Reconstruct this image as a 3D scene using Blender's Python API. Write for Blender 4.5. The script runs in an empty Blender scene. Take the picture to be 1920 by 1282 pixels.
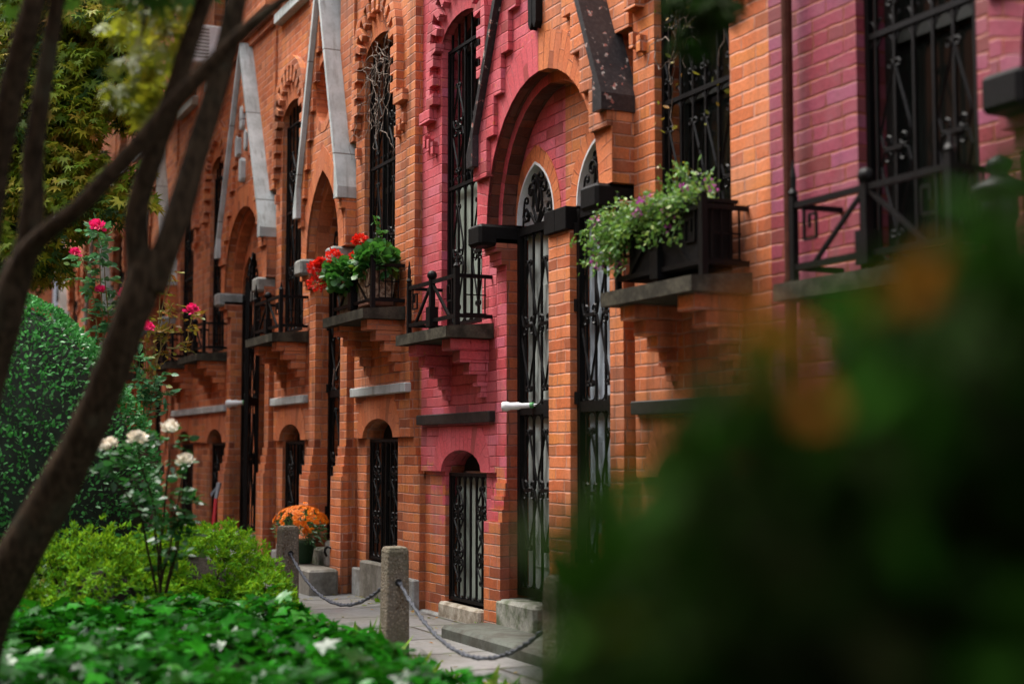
import bpy, bmesh, math, random
import numpy as np
from mathutils import Vector, Matrix
from mathutils.geometry import tessellate_polygon
R = math.radians
SC = bpy.context.scene
COL = SC.collection
rng = random.Random(7)
nrg = np.random.default_rng(11)

# ------------------------------------------------------------------ camera, sky, sun, exposure
CAM = Vector((0.0, -3.8, 1.10)); THETA = R(25.298); PITCH = R(4.426); FPX = 2700.0
VD = Vector((-math.cos(THETA), math.sin(THETA), 0)); RD = Vector((math.sin(THETA), math.cos(THETA), 0))
cd = bpy.data.cameras.new('camera'); cam = bpy.data.objects.new('camera', cd); COL.objects.link(cam)
cam.location = CAM; cam.rotation_euler = (R(90) + PITCH, 0, math.atan2(-VD.x, VD.y))
cd.sensor_width = 36; cd.lens = FPX / 1920 * 36; cd.clip_start = 0.05; cd.clip_end = 600
cd.dof.use_dof = True; cd.dof.focus_distance = 9.6; cd.dof.aperture_fstop = 1.35
SC.camera = cam
SUN_EL = 65
W = bpy.data.worlds.new('World'); SC.world = W; W.use_nodes = True
wn = W.node_tree; wn.nodes.clear()
sky = wn.nodes.new('ShaderNodeTexSky'); sky.sky_type = 'NISHITA'; sky.sun_disc = False
sun_dir = Vector((-0.72, -0.62, 0.0)).normalized() * math.cos(R(SUN_EL)) + Vector((0, 0, math.sin(R(SUN_EL))))
sky.sun_elevation = R(SUN_EL); sky.sun_rotation = math.atan2(sun_dir.x, sun_dir.y)
sky.air_density = 1.0; sky.dust_density = 3.0; sky.ozone_density = 0.6
bg = wn.nodes.new('ShaderNodeBackground'); bg.inputs[1].default_value = 0.15
out = wn.nodes.new('ShaderNodeOutputWorld')
hs = wn.nodes.new('ShaderNodeHueSaturation'); hs.inputs['Saturation'].default_value = 0.35          # thin overcast
wn.links.new(sky.outputs[0], hs.inputs['Color']); wn.links.new(hs.outputs[0], bg.inputs[0]); wn.links.new(bg.outputs[0], out.inputs[0])
sl = bpy.data.lights.new('sun', 'SUN'); sl.energy = 1.8; sl.angle = R(40); sl.color = (1.0, 0.94, 0.85)
so = bpy.data.objects.new('sun', sl); COL.objects.link(so)
so.rotation_euler = (-sun_dir).to_track_quat('-Z', 'Y').to_euler()
SC.view_settings.view_transform = 'Standard'; SC.view_settings.look = 'None'
SC.view_settings.exposure = 1.75; SC.view_settings.gamma = 1.0
SC.cycles.use_denoising = True
SC.cycles.max_bounces = 6; SC.cycles.diffuse_bounces = 3; SC.cycles.glossy_bounces = 2; SC.cycles.transmission_bounces = 3
SC.cycles.transparent_max_bounces = 6; SC.cycles.caustics_reflective = False; SC.cycles.caustics_refractive = False

def at(px, py, d):
    """world point seen at photo pixel (px, py) at depth d metres along the level view direction"""
    r = (px - 960) / FPX; u = (641 - py) / FPX
    fh = math.cos(PITCH) - u * math.sin(PITCH); up = math.sin(PITCH) + u * math.cos(PITCH)
    k = d / fh
    return CAM + VD * d + RD * (r * k) + Vector((0, 0, up * k))

# ------------------------------------------------------------------ node helpers
class NT:
    def __init__(s, name):
        s.mat = bpy.data.materials.new(name); s.mat.use_nodes = True
        s.t = s.mat.node_tree; s.t.nodes.clear()
        s.out = s.t.nodes.new('ShaderNodeOutputMaterial')
    def n(s, kind, **kw):
        nd = s.t.nodes.new('ShaderNode' + kind)
        for k, v in kw.items(): setattr(nd, k, v)
        return nd
    def put(s, sock, v):
        if hasattr(v, 'links') or isinstance(v, bpy.types.NodeSocket): s.t.links.new(v, sock)
        else:
            if isinstance(v, (tuple, list)) and len(v) == 3 and len(sock.default_value) == 4: v = (*v, 1)
            sock.default_value = v
    def m(s, op, a, b=None, c=None):
        nd = s.n('Math', operation=op)
        s.put(nd.inputs[0], a)
        if b is not None: s.put(nd.inputs[1], b)
        if c is not None: s.put(nd.inputs[2], c)
        return nd.outputs[0]
    def smooth(s, v, lo, hi, a=0.0, b=1.0):
        nd = s.n('MapRange', interpolation_type='SMOOTHSTEP')
        for i, x in enumerate((v, lo, hi, a, b)): s.put(nd.inputs[i], x)
        return nd.outputs[0]
    def lin(s, v, lo, hi, a=0.0, b=1.0):
        nd = s.n('MapRange')
        for i, x in enumerate((v, lo, hi, a, b)): s.put(nd.inputs[i], x)
        return nd.outputs[0]
    def mix(s, f, a, b, mode='MIX'):
        nd = s.n('Mix', data_type='RGBA', blend_type=mode, clamp_result=False)
        s.put(nd.inputs[0], f); s.put(nd.inputs[6], a); s.put(nd.inputs[7], b)
        return nd.outputs[2]
    def noise(s, vec, scale, detail=3, rough=0.55):
        nd = s.n('TexNoise'); s.put(nd.inputs['Vector'], vec)
        nd.inputs['Scale'].default_value = scale; nd.inputs['Detail'].default_value = detail; nd.inputs['Roughness'].default_value = rough
        return nd.outputs['Fac']
    def ramp(s, f, stops, const=False):
        nd = s.n('ValToRGB'); cr = nd.color_ramp
        if const: cr.interpolation = 'CONSTANT'
        while len(cr.elements) < len(stops): cr.elements.new(0.5)
        for e, (p, c) in zip(cr.elements, stops): e.position = p; e.color = (*c, 1)
        s.put(nd.inputs[0], f); return nd.outputs[0]
    def pos(s): return s.n('NewGeometry').outputs['Position']
    def xyz(s, v):
        nd = s.n('SeparateXYZ'); s.put(nd.inputs[0], v); return nd.outputs
    def comb(s, x, y, z=0.0):
        nd = s.n('CombineXYZ'); s.put(nd.inputs[0], x); s.put(nd.inputs[1], y); s.put(nd.inputs[2], z); return nd.outputs[0]
    def bump(s, h, strength=0.5, dist=0.005, normal=None):
        nd = s.n('Bump'); s.put(nd.inputs['Height'], h); nd.inputs['Strength'].default_value = strength; nd.inputs['Distance'].default_value = dist
        if normal is not None: s.put(nd.inputs['Normal'], normal)
        return nd.outputs[0]
    def bsdf(s, col, rough=0.8, normal=None, spec=0.4, metal=0.0, trans=None):
        p = s.n('BsdfPrincipled'); s.put(p.inputs['Base Color'], col); s.put(p.inputs['Roughness'], rough)
        s.put(p.inputs['Specular IOR Level'], spec); p.inputs['Metallic'].default_value = metal
        if normal is not None: s.put(p.inputs['Normal'], normal)
        o = p.outputs[0]
        if trans is not None:
            tr = s.n('BsdfTranslucent'); s.put(tr.inputs[0], trans[1])
            mx = s.n('MixShader'); mx.inputs[0].default_value = trans[0]
            s.t.links.new(o, mx.inputs[1]); s.t.links.new(tr.outputs[0], mx.inputs[2]); o = mx.outputs[0]
        s.t.links.new(o, s.out.inputs[0]); return s.mat

def brick_mat(name, cols, mortar, mj=0.0085, h=0.0677, w=0.212, raw=None, raw_z=None, stain=0.62, rough=0.75, jsoft=0.0025, header=True):
    """bricks by UV in metres; cols: ramp stops for the bricks. raw: (cols, mortar) of bare brick showing where paint ends below raw_z"""
    s = NT(name); uvn = s.n('UVMap'); uv = uvn.outputs[0]; P = s.pos()
    nz = s.n('TexNoise'); s.put(nz.inputs['Vector'], P); nz.inputs['Scale'].default_value = 9; nz.inputs['Detail'].default_value = 3
    x, y, _ = s.xyz(uv); nx, ny, _ = s.xyz(nz.outputs['Color'])
    u = s.m('ADD', x, s.m('MULTIPLY', s.m('SUBTRACT', nx, 0.5), 0.016)); v = s.m('ADD', y, s.m('MULTIPLY', s.m('SUBTRACT', ny, 0.5), 0.013))
    vr = s.m('DIVIDE', v, h); row = s.m('FLOOR', vr); fv = s.m('SUBTRACT', vr, row)
    if header:
        hd = s.m('LESS_THAN', s.m('FLOORED_MODULO', row, 6.0), 0.5)          # one course of headers in six
        ww = s.m('SUBTRACT', w, s.m('MULTIPLY', hd, w / 2))
    else: ww = w
    jit = s.n('TexWhiteNoise', noise_dimensions='1D'); s.put(jit.inputs['W'], s.m('MULTIPLY', row, 1.37))
    ur = s.m('ADD', s.m('ADD', s.m('DIVIDE', u, ww), s.m('MULTIPLY', s.m('FLOORED_MODULO', row, 2.0), 0.5)), s.m('MULTIPLY', jit.outputs[0], 0.14))
    colm = s.m('FLOOR', ur); fu = s.m('SUBTRACT', ur, colm)
    du = s.m('MULTIPLY', s.m('MINIMUM', fu, s.m('SUBTRACT', 1.0, fu)), ww); dv = s.m('MULTIPLY', s.m('MINIMUM', fv, s.m('SUBTRACT', 1.0, fv)), h)
    d = s.m('MINIMUM', s.m('MULTIPLY', du, 1.2), dv)
    wn_ = s.n('TexWhiteNoise', noise_dimensions='2D'); s.put(wn_.inputs['Vector'], s.comb(colm, row)); rnd = wn_.outputs[0]
    wn2 = s.n('TexWhiteNoise', noise_dimensions='2D'); s.put(wn2.inputs['Vector'], s.comb(s.m('ADD', colm, 31.7), row)); rnd2 = wn2.outputs[0]
    fine = s.noise(P, 60, 4, 0.65); big = s.noise(P, 1.3, 4, 0.6); mid = s.noise(P, 7, 4, 0.6); big2 = s.noise(P, 2.6, 5, 0.65); spots = s.noise(P, 34, 3, 0.7)
    bloom = tuple(min(0.8, x * 0.9 + 0.10) for x in cols[-2][1] if True) if len(cols) > 2 else tuple(min(0.8, x * 0.92 + 0.05) for x in cols[-1][1])
    jw = s.m('ADD', mj / 2, s.m('MULTIPLY', s.m('SUBTRACT', s.noise(P, 11, 4, 0.7), 0.5), mj * 2.2))
    mask = s.smooth(d, s.m('SUBTRACT', jw, jsoft), s.m('ADD', jw, jsoft))
    def colour(cols, mortar):
        b = s.ramp(rnd, cols)
        b = s.mix(1.0, b, s.comb(*[s.lin(fine, 0.25, 0.75, 0.72, 1.28)] * 3), 'MULTIPLY')
        b = s.mix(s.smooth(big2, 0.42, 0.66, 0.0, 0.40), b, bloom)
        b = s.mix(s.m('LESS_THAN', rnd2, 0.09), b, s.mix(0.5, b, (0.14, 0.035, 0.018)))
        b = s.mix(s.smooth(spots, 0.66, 0.70, 0.0, 0.35), b, (0.12, 0.045, 0.025))
        mo = s.mix(1.0, mortar, s.comb(*[s.lin(s.noise(P, 4, 5, 0.7), 0.35, 0.65, 0.62, 1.15)] * 3), 'MULTIPLY')
        return s.mix(mask, mo, b)
    c = colour(cols, mortar)
    if raw is not None:
        c2 = colour(*raw)
        z = s.xyz(P)[2]
        edge = s.m('ADD', s.m('ADD', z, s.m('MULTIPLY', s.m('SUBTRACT', mid, 0.5), 0.5)), s.m('MULTIPLY', s.m('SUBTRACT', rnd2, 0.5), 0.5))
        paint = s.smooth(edge, raw_z - 0.03, raw_z + 0.03)
        chip = s.smooth(s.m('ADD', s.noise(P, 22, 4, 0.65), s.m('MULTIPLY', s.m('SUBTRACT', big, 0.5), 0.30)), 0.325, 0.345)
        paint = s.m('MULTIPLY', paint, chip)
        c = s.mix(paint, c2, c)
    # grime and streaks that belong to the wall itself
    px_, py_, pz_ = s.xyz(P)
    streak = s.noise(s.comb(s.m('MULTIPLY', s.m('ADD', px_, py_), 9.0), s.m('MULTIPLY', pz_, 0.8)), 1.0, 4, 0.6)
    dirt = s.m('MULTIPLY', s.smooth(big, 0.45, 0.72), 0.5); dirt = s.m('ADD', dirt, s.m('MULTIPLY', s.smooth(streak, 0.47, 0.72), 0.75))
    low = s.smooth(s.m('ADD', pz_, s.m('MULTIPLY', big, 0.5)), 0.15, 0.75, 0.8, 0.0)
    c = s.mix(s.m('MULTIPLY', s.m('MINIMUM', s.m('ADD', dirt, low), 1.0), stain), c, (0.055, 0.030, 0.018))
    hgt = s.m('ADD', s.m('MULTIPLY', mask, 1.0), s.m('ADD', s.m('MULTIPLY', fine, 0.35), s.m('MULTIPLY', rnd2, 0.35)))
    return s.bsdf(c, rough, s.bump(hgt, 0.8, 0.006), 0.3)

def plain(name, col, rough=0.6, var=0.25, scale=12, bump=0.2, metal=0.0, spec=0.4, col2=None, dist=0.004):
    s = NT(name); P = s.pos(); n1 = s.noise(P, scale, 5, 0.6); n2 = s.noise(P, scale * 6, 3, 0.6)
    c = s.mix(s.smooth(n1, 0.38, 0.66), col, col2 or tuple(x * (1 - var) for x in col))
    c = s.mix(1.0, c, s.comb(*[s.lin(n2, 0.3, 0.7, 1 - var * 0.6, 1 + var * 0.6)] * 3), 'MULTIPLY')
    return s.bsdf(c, s.lin(n1, 0.3, 0.7, max(rough - 0.1, 0.05), min(rough + 0.1, 1)), s.bump(s.m('ADD', n1, n2), bump, dist), spec, metal)

def leafmat(name, stops, rough=0.45, spec=0.4, trans=0.25, tcol=(0.15, 0.3, 0.03), glint=0):
    s = NT(name); a = s.n('Attribute', attribute_name='rnd'); f = a.outputs['Fac']
    n1 = s.noise(s.pos(), 25, 2)
    c = s.ramp(f, stops); c = s.mix(1.0, c, s.comb(*[s.lin(n1, 0.3, 0.7, 0.75, 1.25)] * 3), 'MULTIPLY')
    if glint: spec = s.smooth(s.m('FRACT', s.m('MULTIPLY', f, 7.3)), 1 - glint - 0.04, 1 - glint, 0.03, spec)
    return s.bsdf(c, rough, None, spec, trans=(trans, s.mix(0.5, c, tcol)) if trans else None)

# ------------------------------------------------------------------ materials
OR_COLS = [(0.0, (0.32, 0.076, 0.028)), (0.12, (0.47, 0.118, 0.038)), (0.5, (0.57, 0.165, 0.055)), (0.8, (0.64, 0.210, 0.080)), (1.0, (0.56, 0.180, 0.042))]
OR_MORT = (0.55, 0.27, 0.19)
PK_COLS = [(0.0, (0.50, 0.070, 0.082)), (0.5, (0.58, 0.095, 0.115)), (0.9, (0.60, 0.125, 0.155)), (1.0, (0.56, 0.13, 0.20))]
M = {}
M['orange'] = brick_mat('orange_brick', OR_COLS, OR_MORT)
M['orange_fine'] = brick_mat('rubbed_orange_brick', [(0, (0.50, 0.130, 0.044)), (0.5, (0.56, 0.160, 0.054)), (1, (0.61, 0.190, 0.066))], (0.36, 0.095, 0.040), mj=0.004, w=0.23, header=False, stain=0.25, jsoft=0.002)
M['pink'] = brick_mat('pink_painted_brick', PK_COLS, (0.47, 0.064, 0.080), mj=0.006, raw=(OR_COLS, (0.44, 0.30, 0.24)), raw_z=0.86, stain=0.3, rough=0.6)
M['pink_fine'] = brick_mat('pink_painted_voussoir', [(0, (0.54, 0.082, 0.098)), (1, (0.59, 0.105, 0.125))], (0.48, 0.068, 0.084), mj=0.003, w=0.23, header=False, stain=0.22, rough=0.55, jsoft=0.002)
M['purple'] = brick_mat('purple_painted_brick', [(0, (0.22, 0.030, 0.040)), (0.5, (0.27, 0.046, 0.076)), (1, (0.28, 0.070, 0.128))], (0.30, 0.080, 0.040), mj=0.009, stain=0.35, rough=0.6)
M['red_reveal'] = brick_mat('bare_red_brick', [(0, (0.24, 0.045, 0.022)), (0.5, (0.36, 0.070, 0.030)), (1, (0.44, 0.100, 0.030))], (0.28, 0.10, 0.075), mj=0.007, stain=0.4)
M['soffit'] = brick_mat('shade_toned_red_brick', [(0, (0.070, 0.020, 0.012)), (0.5, (0.11, 0.028, 0.016)), (1, (0.16, 0.040, 0.020))], (0.09, 0.035, 0.026), mj=0.006, stain=0.5)  # red brick darkened so arch reveals and soffits carry shade in their colour
M['white_brick'] = brick_mat('white_painted_brick', [(0, (0.62, 0.64, 0.64)), (1, (0.70, 0.72, 0.72))], (0.50, 0.52, 0.53), mj=0.006, stain=0.1, rough=0.5)
def coping_stone():
    s = NT('grey_coping_stone'); P = s.pos(); x, y, z = s.xyz(P); n = s.noise(P, 3.5, 5, 0.65); n2 = s.noise(P, 24, 4, 0.65)
    st = s.noise(s.comb(s.m('MULTIPLY', x, 14.0), s.m('MULTIPLY', y, 22.0), s.m('MULTIPLY', z, 1.1)), 1.0, 4, 0.6)
    c = s.mix(s.smooth(n, 0.36, 0.66), (0.53, 0.575, 0.575), (0.36, 0.395, 0.39)); c = s.mix(s.smooth(st, 0.50, 0.72, 0.0, 0.55), c, (0.20, 0.20, 0.175))
    c = s.mix(s.smooth(n2, 0.62, 0.68, 0.0, 0.5), c, (0.26, 0.26, 0.22))
    f = s.m('FRACT', s.m('DIVIDE', s.m('ADD', z, 0.21), 0.93)); jt = s.smooth(s.m('MINIMUM', f, s.m('SUBTRACT', 1.0, f)), 0.004, 0.008)
    c = s.mix(jt, (0.17, 0.165, 0.15), c)
    return s.bsdf(c, 0.75, s.bump(s.m('ADD', s.m('ADD', n, n2), jt), 0.35, 0.006), 0.3)
M['zinc'] = coping_stone()
M['greystone'] = plain('grey_stone', (0.30, 0.30, 0.28), 0.8, 0.3, 9, 0.4, col2=(0.20, 0.20, 0.18))
M['blackstone'] = plain('black_painted_stone', (0.007, 0.0065, 0.0065), 0.6, 0.3, 9, 0.3, spec=0.12)
def chipped():
    s = NT('chipped_black_paint'); P = s.pos(); n = s.noise(P, 16, 5, 0.65); n2 = s.noise(P, 45, 4, 0.6)
    c = s.mix(s.smooth(n, 0.60, 0.63), s.mix(s.smooth(n2, 0.4, 0.7), (0.016, 0.015, 0.017), (0.035, 0.031, 0.033)), s.mix(s.smooth(n2, 0.45, 0.55), (0.30, 0.11, 0.09), (0.38, 0.36, 0.33)))
    return s.bsdf(c, 0.45, s.bump(s.m('ADD', n, n2), 0.3, 0.004), 0.4)
M['blackchip'] = chipped()
M['slab'] = plain('weathered_slate_slab', (0.032, 0.029, 0.022), 0.9, 0.35, 10, 0.5, col2=(0.075, 0.068, 0.050), spec=0.1)
M['iron'] = plain('black_iron', (0.0045, 0.004, 0.004), 0.5, 0.3, 30, 0.2, spec=0.16)
M['dark'] = plain('dark_interior', (0.012, 0.012, 0.011), 0.9, 0.2, 4, 0.0)
M['frame'] = plain('dark_window_frame', (0.030, 0.034, 0.030), 0.5, 0.2, 14, 0.1)
M['brownframe'] = plain('brown_window_frame', (0.10, 0.055, 0.025), 0.5, 0.2, 14, 0.1)
M['greendoor'] = plain('grey_green_door_paint', (0.36, 0.40, 0.38), 0.45, 0.12, 6, 0.05)
M['bluedoor'] = plain('pale_blue_grey_door', (0.36, 0.42, 0.48), 0.4, 0.15, 5, 0.1)
M['darkdoor'] = plain('dark_door_paint', (0.035, 0.020, 0.014), 0.5, 0.2, 9, 0.1)
M['white'] = plain('white_paint', (0.72, 0.74, 0.76), 0.45, 0.08, 8, 0.05)
M['lead'] = plain('dark_paint_strip', (0.024, 0.021, 0.020), 0.5, 0.4, 8, 0.3)
def glass():
    s = NT('window_glass'); n = s.noise(s.pos(), 1.2, 2)
    return s.bsdf((0.007, 0.009, 0.008), 0.12, s.bump(n, 0.1, 0.02), 0.3)
M['glass'] = glass()
def curtain():
    s = NT('pale_curtain'); x, y, z = s.xyz(s.pos())
    n = s.noise(s.comb(s.m('MULTIPLY', x, 14.0), 0.0, s.m('MULTIPLY', z, 0.4)), 1.0, 3)
    return s.bsdf(s.mix(n, (0.17, 0.23, 0.19), (0.42, 0.46, 0.40)), 0.8)
M['curtain'] = curtain()
def flags():
    s = NT('bluestone_flags'); P = s.pos(); x, y, z = s.xyz(P)
    n = s.noise(P, 2.2, 5, 0.6); n2 = s.noise(P, 30, 4, 0.65); n3 = s.noise(P, 7, 4, 0.6)
    xx = s.m('ADD', x, s.m('MULTIPLY', s.m('SUBTRACT', n3, 0.5), 0.05))
    r = s.m('DIVIDE', xx, 0.62); row = s.m('FLOOR', r); f = s.m('SUBTRACT', r, row)
    d1 = s.m('MULTIPLY', s.m('MINIMUM', f, s.m('SUBTRACT', 1.0, f)), 0.62)
    w2 = s.n('TexWhiteNoise', noise_dimensions='1D'); s.put(w2.inputs['W'], row)
    yy = s.m('DIVIDE', s.m('ADD', y, w2.outputs[0]), 1.15); cl = s.m('FLOOR', yy); fy = s.m('SUBTRACT', yy, cl)
    d2 = s.m('MULTIPLY', s.m('MINIMUM', fy, s.m('SUBTRACT', 1.0, fy)), 1.15)
    d = s.m('MINIMUM', d1, d2); joint = s.smooth(d, 0.006, 0.020)
    wr = s.n('TexWhiteNoise', noise_dimensions='2D'); s.put(wr.inputs['Vector'], s.comb(row, cl))
    c = s.ramp(wr.outputs[0], [(0, (0.115, 0.12, 0.125)), (0.5, (0.19, 0.185, 0.18)), (1, (0.155, 0.16, 0.17))])
    c = s.mix(s.smooth(n, 0.40, 0.68), c, (0.12, 0.115, 0.10)); c = s.mix(1.0, c, s.comb(*[s.lin(n2, 0.3, 0.7, 0.8, 1.2)] * 3), 'MULTIPLY')
    c = s.mix(joint, s.mix(s.smooth(n3, 0.5, 0.6), (0.025, 0.022, 0.016), (0.05, 0.07, 0.02)), c)
    return s.bsdf(c, s.lin(n, 0.35, 0.7, 0.35, 0.75), s.bump(s.m('ADD', joint, s.m('MULTIPLY', n2, 0.3)), 0.6, 0.008), 0.5)
M['flags'] = flags()
M['soil'] = plain('garden_soil', (0.030, 0.022, 0.014), 0.95, 0.4, 14, 0.8, col2=(0.016, 0.012, 0.008), dist=0.02)
def bark():
    s = NT('dark_bark'); P = s.pos(); x, y, z = s.xyz(P); n = s.noise(P, 14, 5, 0.65)
    r = s.noise(s.comb(s.m('MULTIPLY', x, 70.0), s.m('MULTIPLY', y, 70.0), s.m('MULTIPLY', z, 12.0)), 1.0, 5, 0.65); l = s.noise(P, 6, 4, 0.6)
    c = s.mix(s.smooth(r, 0.38, 0.62), (0.013, 0.008, 0.004), (0.046, 0.030, 0.017)); c = s.mix(s.smooth(l, 0.56, 0.70, 0.0, 0.6), c, (0.050, 0.045, 0.028))
    return s.bsdf(c, 0.95, s.bump(s.m('ADD', r, n), 0.9, 0.012), 0.1)
M['bark'] = bark()
M['twig'] = plain('rose_cane', (0.22, 0.17, 0.05), 0.7, 0.3, 20, 0.2)
M['greenstem'] = plain('green_stem', (0.06, 0.13, 0.03), 0.6, 0.3, 20, 0.2)
M['vine'] = plain('bare_vine', (0.24, 0.18, 0.14), 0.8, 0.4, 20, 0.2)
def pebble():
    s = NT('pebbled_concrete'); P = s.pos(); v = s.n('TexVoronoi'); s.put(v.inputs['Vector'], P); v.inputs['Scale'].default_value = 75
    n = s.noise(P, 4, 4)
    c = s.ramp(s.xyz(v.outputs['Color'])[0], [(0, (0.065, 0.040, 0.022)), (0.35, (0.150, 0.115, 0.075)), (0.7, (0.235, 0.205, 0.160)), (1, (0.105, 0.080, 0.052))])
    c = s.mix(s.smooth(v.outputs['Distance'], 0.35, 0.6), c, (0.13, 0.11, 0.085)); c = s.mix(s.smooth(n, 0.45, 0.7), c, (0.10, 0.095, 0.06))
    return s.bsdf(c, 0.85, s.bump(s.m('SUBTRACT', 1.0, v.outputs['Distance']), 0.8, 0.006), 0.3)
M['pebble'] = pebble()
M['rope'] = plain('grey_blue_rope', (0.055, 0.062, 0.080), 0.6, 0.4, 60, 0.8)
M['mossystone'] = plain('mossy_stone', (0.30, 0.30, 0.26), 0.8, 0.5, 9, 0.6, col2=(0.09, 0.11, 0.06))
M['concrete'] = plain('grey_concrete', (0.27, 0.28, 0.27), 0.85, 0.3, 7, 0.4, col2=(0.17, 0.165, 0.15))
M['sillstone'] = plain('pale_sill_stone', (0.42, 0.38, 0.31), 0.85, 0.3, 12, 0.5, col2=(0.22, 0.18, 0.13))
M['stepstone'] = plain('worn_step_stone', (0.19, 0.18, 0.155), 0.8, 0.35, 6, 0.4, col2=(0.105, 0.095, 0.075))
M['darkstep'] = plain('dark_green_step_stone', (0.070, 0.078, 0.064), 0.75, 0.35, 6, 0.4, col2=(0.045, 0.042, 0.032))
L = {}
L['box'] = leafmat('topiary_leaf', [(0, (0.022, 0.11, 0.024)), (0.6, (0.065, 0.27, 0.070)), (0.9, (0.12, 0.38, 0.13)), (1, (0.26, 0.50, 0.26))], 0.34, 0.5, 0.3, (0.05, 0.25, 0.03), 0.25)
L['azalea'] = leafmat('azalea_leaf', [(0, (0.014, 0.075, 0.002)), (0.4, (0.055, 0.205, 0.004)), (0.85, (0.150, 0.330, 0.006)), (0.97, (0.26, 0.36, 0.01)), (1, (0.36, 0.12, 0.02))], 0.6, 0.08, 0.35, (0.25, 0.35, 0.02))
L['ivy'] = leafmat('ivy_leaf', [(0, (0.002, 0.024, 0.001)), (0.6, (0.005, 0.076, 0.002)), (1, (0.016, 0.150, 0.006))], 0.34, 0.40, 0.2, (0.03, 0.20, 0.008), 0.15)
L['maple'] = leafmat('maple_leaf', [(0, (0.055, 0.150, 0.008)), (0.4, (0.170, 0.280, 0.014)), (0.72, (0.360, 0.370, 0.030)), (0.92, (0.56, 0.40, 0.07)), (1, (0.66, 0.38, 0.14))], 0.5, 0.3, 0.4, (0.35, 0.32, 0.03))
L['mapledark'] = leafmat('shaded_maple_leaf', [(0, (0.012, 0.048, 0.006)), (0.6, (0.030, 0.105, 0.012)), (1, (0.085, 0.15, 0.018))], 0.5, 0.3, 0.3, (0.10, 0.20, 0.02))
L['mapleyellow'] = leafmat('yellowing_maple_leaf', [(0, (0.07, 0.12, 0.012)), (0.6, (0.18, 0.22, 0.014)), (0.9, (0.32, 0.25, 0.02)), (1, (0.40, 0.20, 0.03))], 0.5, 0.3, 0.45, (0.35, 0.35, 0.02))
L['rose'] = leafmat('rose_leaf', [(0, (0.016, 0.080, 0.022)), (0.6, (0.040, 0.140, 0.050)), (0.9, (0.09, 0.19, 0.07)), (1, (0.22, 0.19, 0.02))], 0.4, 0.45, 0.25, (0.10, 0.30, 0.05))
L['rosebright'] = leafmat('fresh_rose_leaf', [(0, (0.04, 0.15, 0.06)), (0.6, (0.08, 0.26, 0.12)), (0.9, (0.16, 0.34, 0.18)), (1, (0.32, 0.30, 0.03))], 0.4, 0.4, 0.3, (0.15, 0.40, 0.10))
L['rosedark'] = leafmat('dark_rose_leaf', [(0, (0.008, 0.040, 0.010)), (0.6, (0.016, 0.080, 0.018)), (1, (0.05, 0.14, 0.05))], 0.35, 0.35, 0.25, (0.05, 0.22, 0.03))
L['roseyellow'] = leafmat('yellowing_rose_leaf', [(0, (0.10, 0.15, 0.02)), (0.5, (0.28, 0.24, 0.03)), (1, (0.30, 0.10, 0.015))], 0.45, 0.4, 0.3, (0.35, 0.30, 0.03))
L['geranium'] = leafmat('geranium_leaf', [(0, (0.016, 0.085, 0.018)), (0.6, (0.035, 0.150, 0.030)), (0.93, (0.08, 0.22, 0.04)), (1, (0.30, 0.28, 0.03))], 0.45, 0.4, 0.25, (0.10, 0.35, 0.03))
L['trail'] = leafmat('trailing_plant_leaf', [(0, (0.045, 0.14, 0.020)), (0.6, (0.11, 0.25, 0.040)), (1, (0.27, 0.36, 0.07))], 0.45, 0.4, 0.3, (0.20, 0.35, 0.06))
L['hedge'] = leafmat('dark_shrub_leaf', [(0, (0.006, 0.006, 0.002)), (0.35, (0.009, 0.014, 0.003)), (0.75, (0.009, 0.026, 0.003)), (0.90, (0.016, 0.062, 0.004)), (0.93, (0.03, 0.06, 0.008)), (0.95, (0.20, 0.062, 0.006)), (1, (0.15, 0.040, 0.008))], 0.85, 0.04, 0.2, (0.015, 0.07, 0.004))
L['hosta'] = leafmat('yellow_green_strap_leaf', [(0, (0.03, 0.11, 0.012)), (0.6, (0.07, 0.19, 0.02)), (0.85, (0.30, 0.30, 0.03)), (1, (0.50, 0.22, 0.03))], 0.4, 0.4, 0.35, (0.2, 0.35, 0.03))
def petal(name, c, c2, rough=0.5): return leafmat(name, [(0, c), (1, c2)], rough, 0.3, 0.3, c2)
L['red'] = petal('red_petal', (0.60, 0.012, 0.006), (0.85, 0.035, 0.015))
L['magenta'] = petal('magenta_petal', (0.70, 0.010, 0.11), (0.88, 0.035, 0.22))
L['cream'] = petal('cream_petal', (0.66, 0.56, 0.40), (0.85, 0.82, 0.74))
L['orangeflower'] = petal('orange_petal', (0.62, 0.10, 0.006), (0.88, 0.30, 0.014))
L['violet'] = petal('violet_petal', (0.30, 0.05, 0.24), (0.48, 0.10, 0.38))

# ------------------------------------------------------------------ objects
ORG = {}
def link(o, parent=None):
    COL.objects.link(o)
    if parent is not None: o.parent = parent
    return o
def tag(o, label, cat, group=None, kind=None):
    if label: o['label'] = label
    if cat: o['category'] = cat
    if group: o['group'] = group
    if kind: o['kind'] = kind
    return o
def thing(name, label, cat, loc, group=None):
    o = bpy.data.objects.new(name, None); o.empty_display_size = 0.1; o.location = loc; link(o); ORG[o.name] = Vector(loc)
    return tag(o, label, cat, group)

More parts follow.
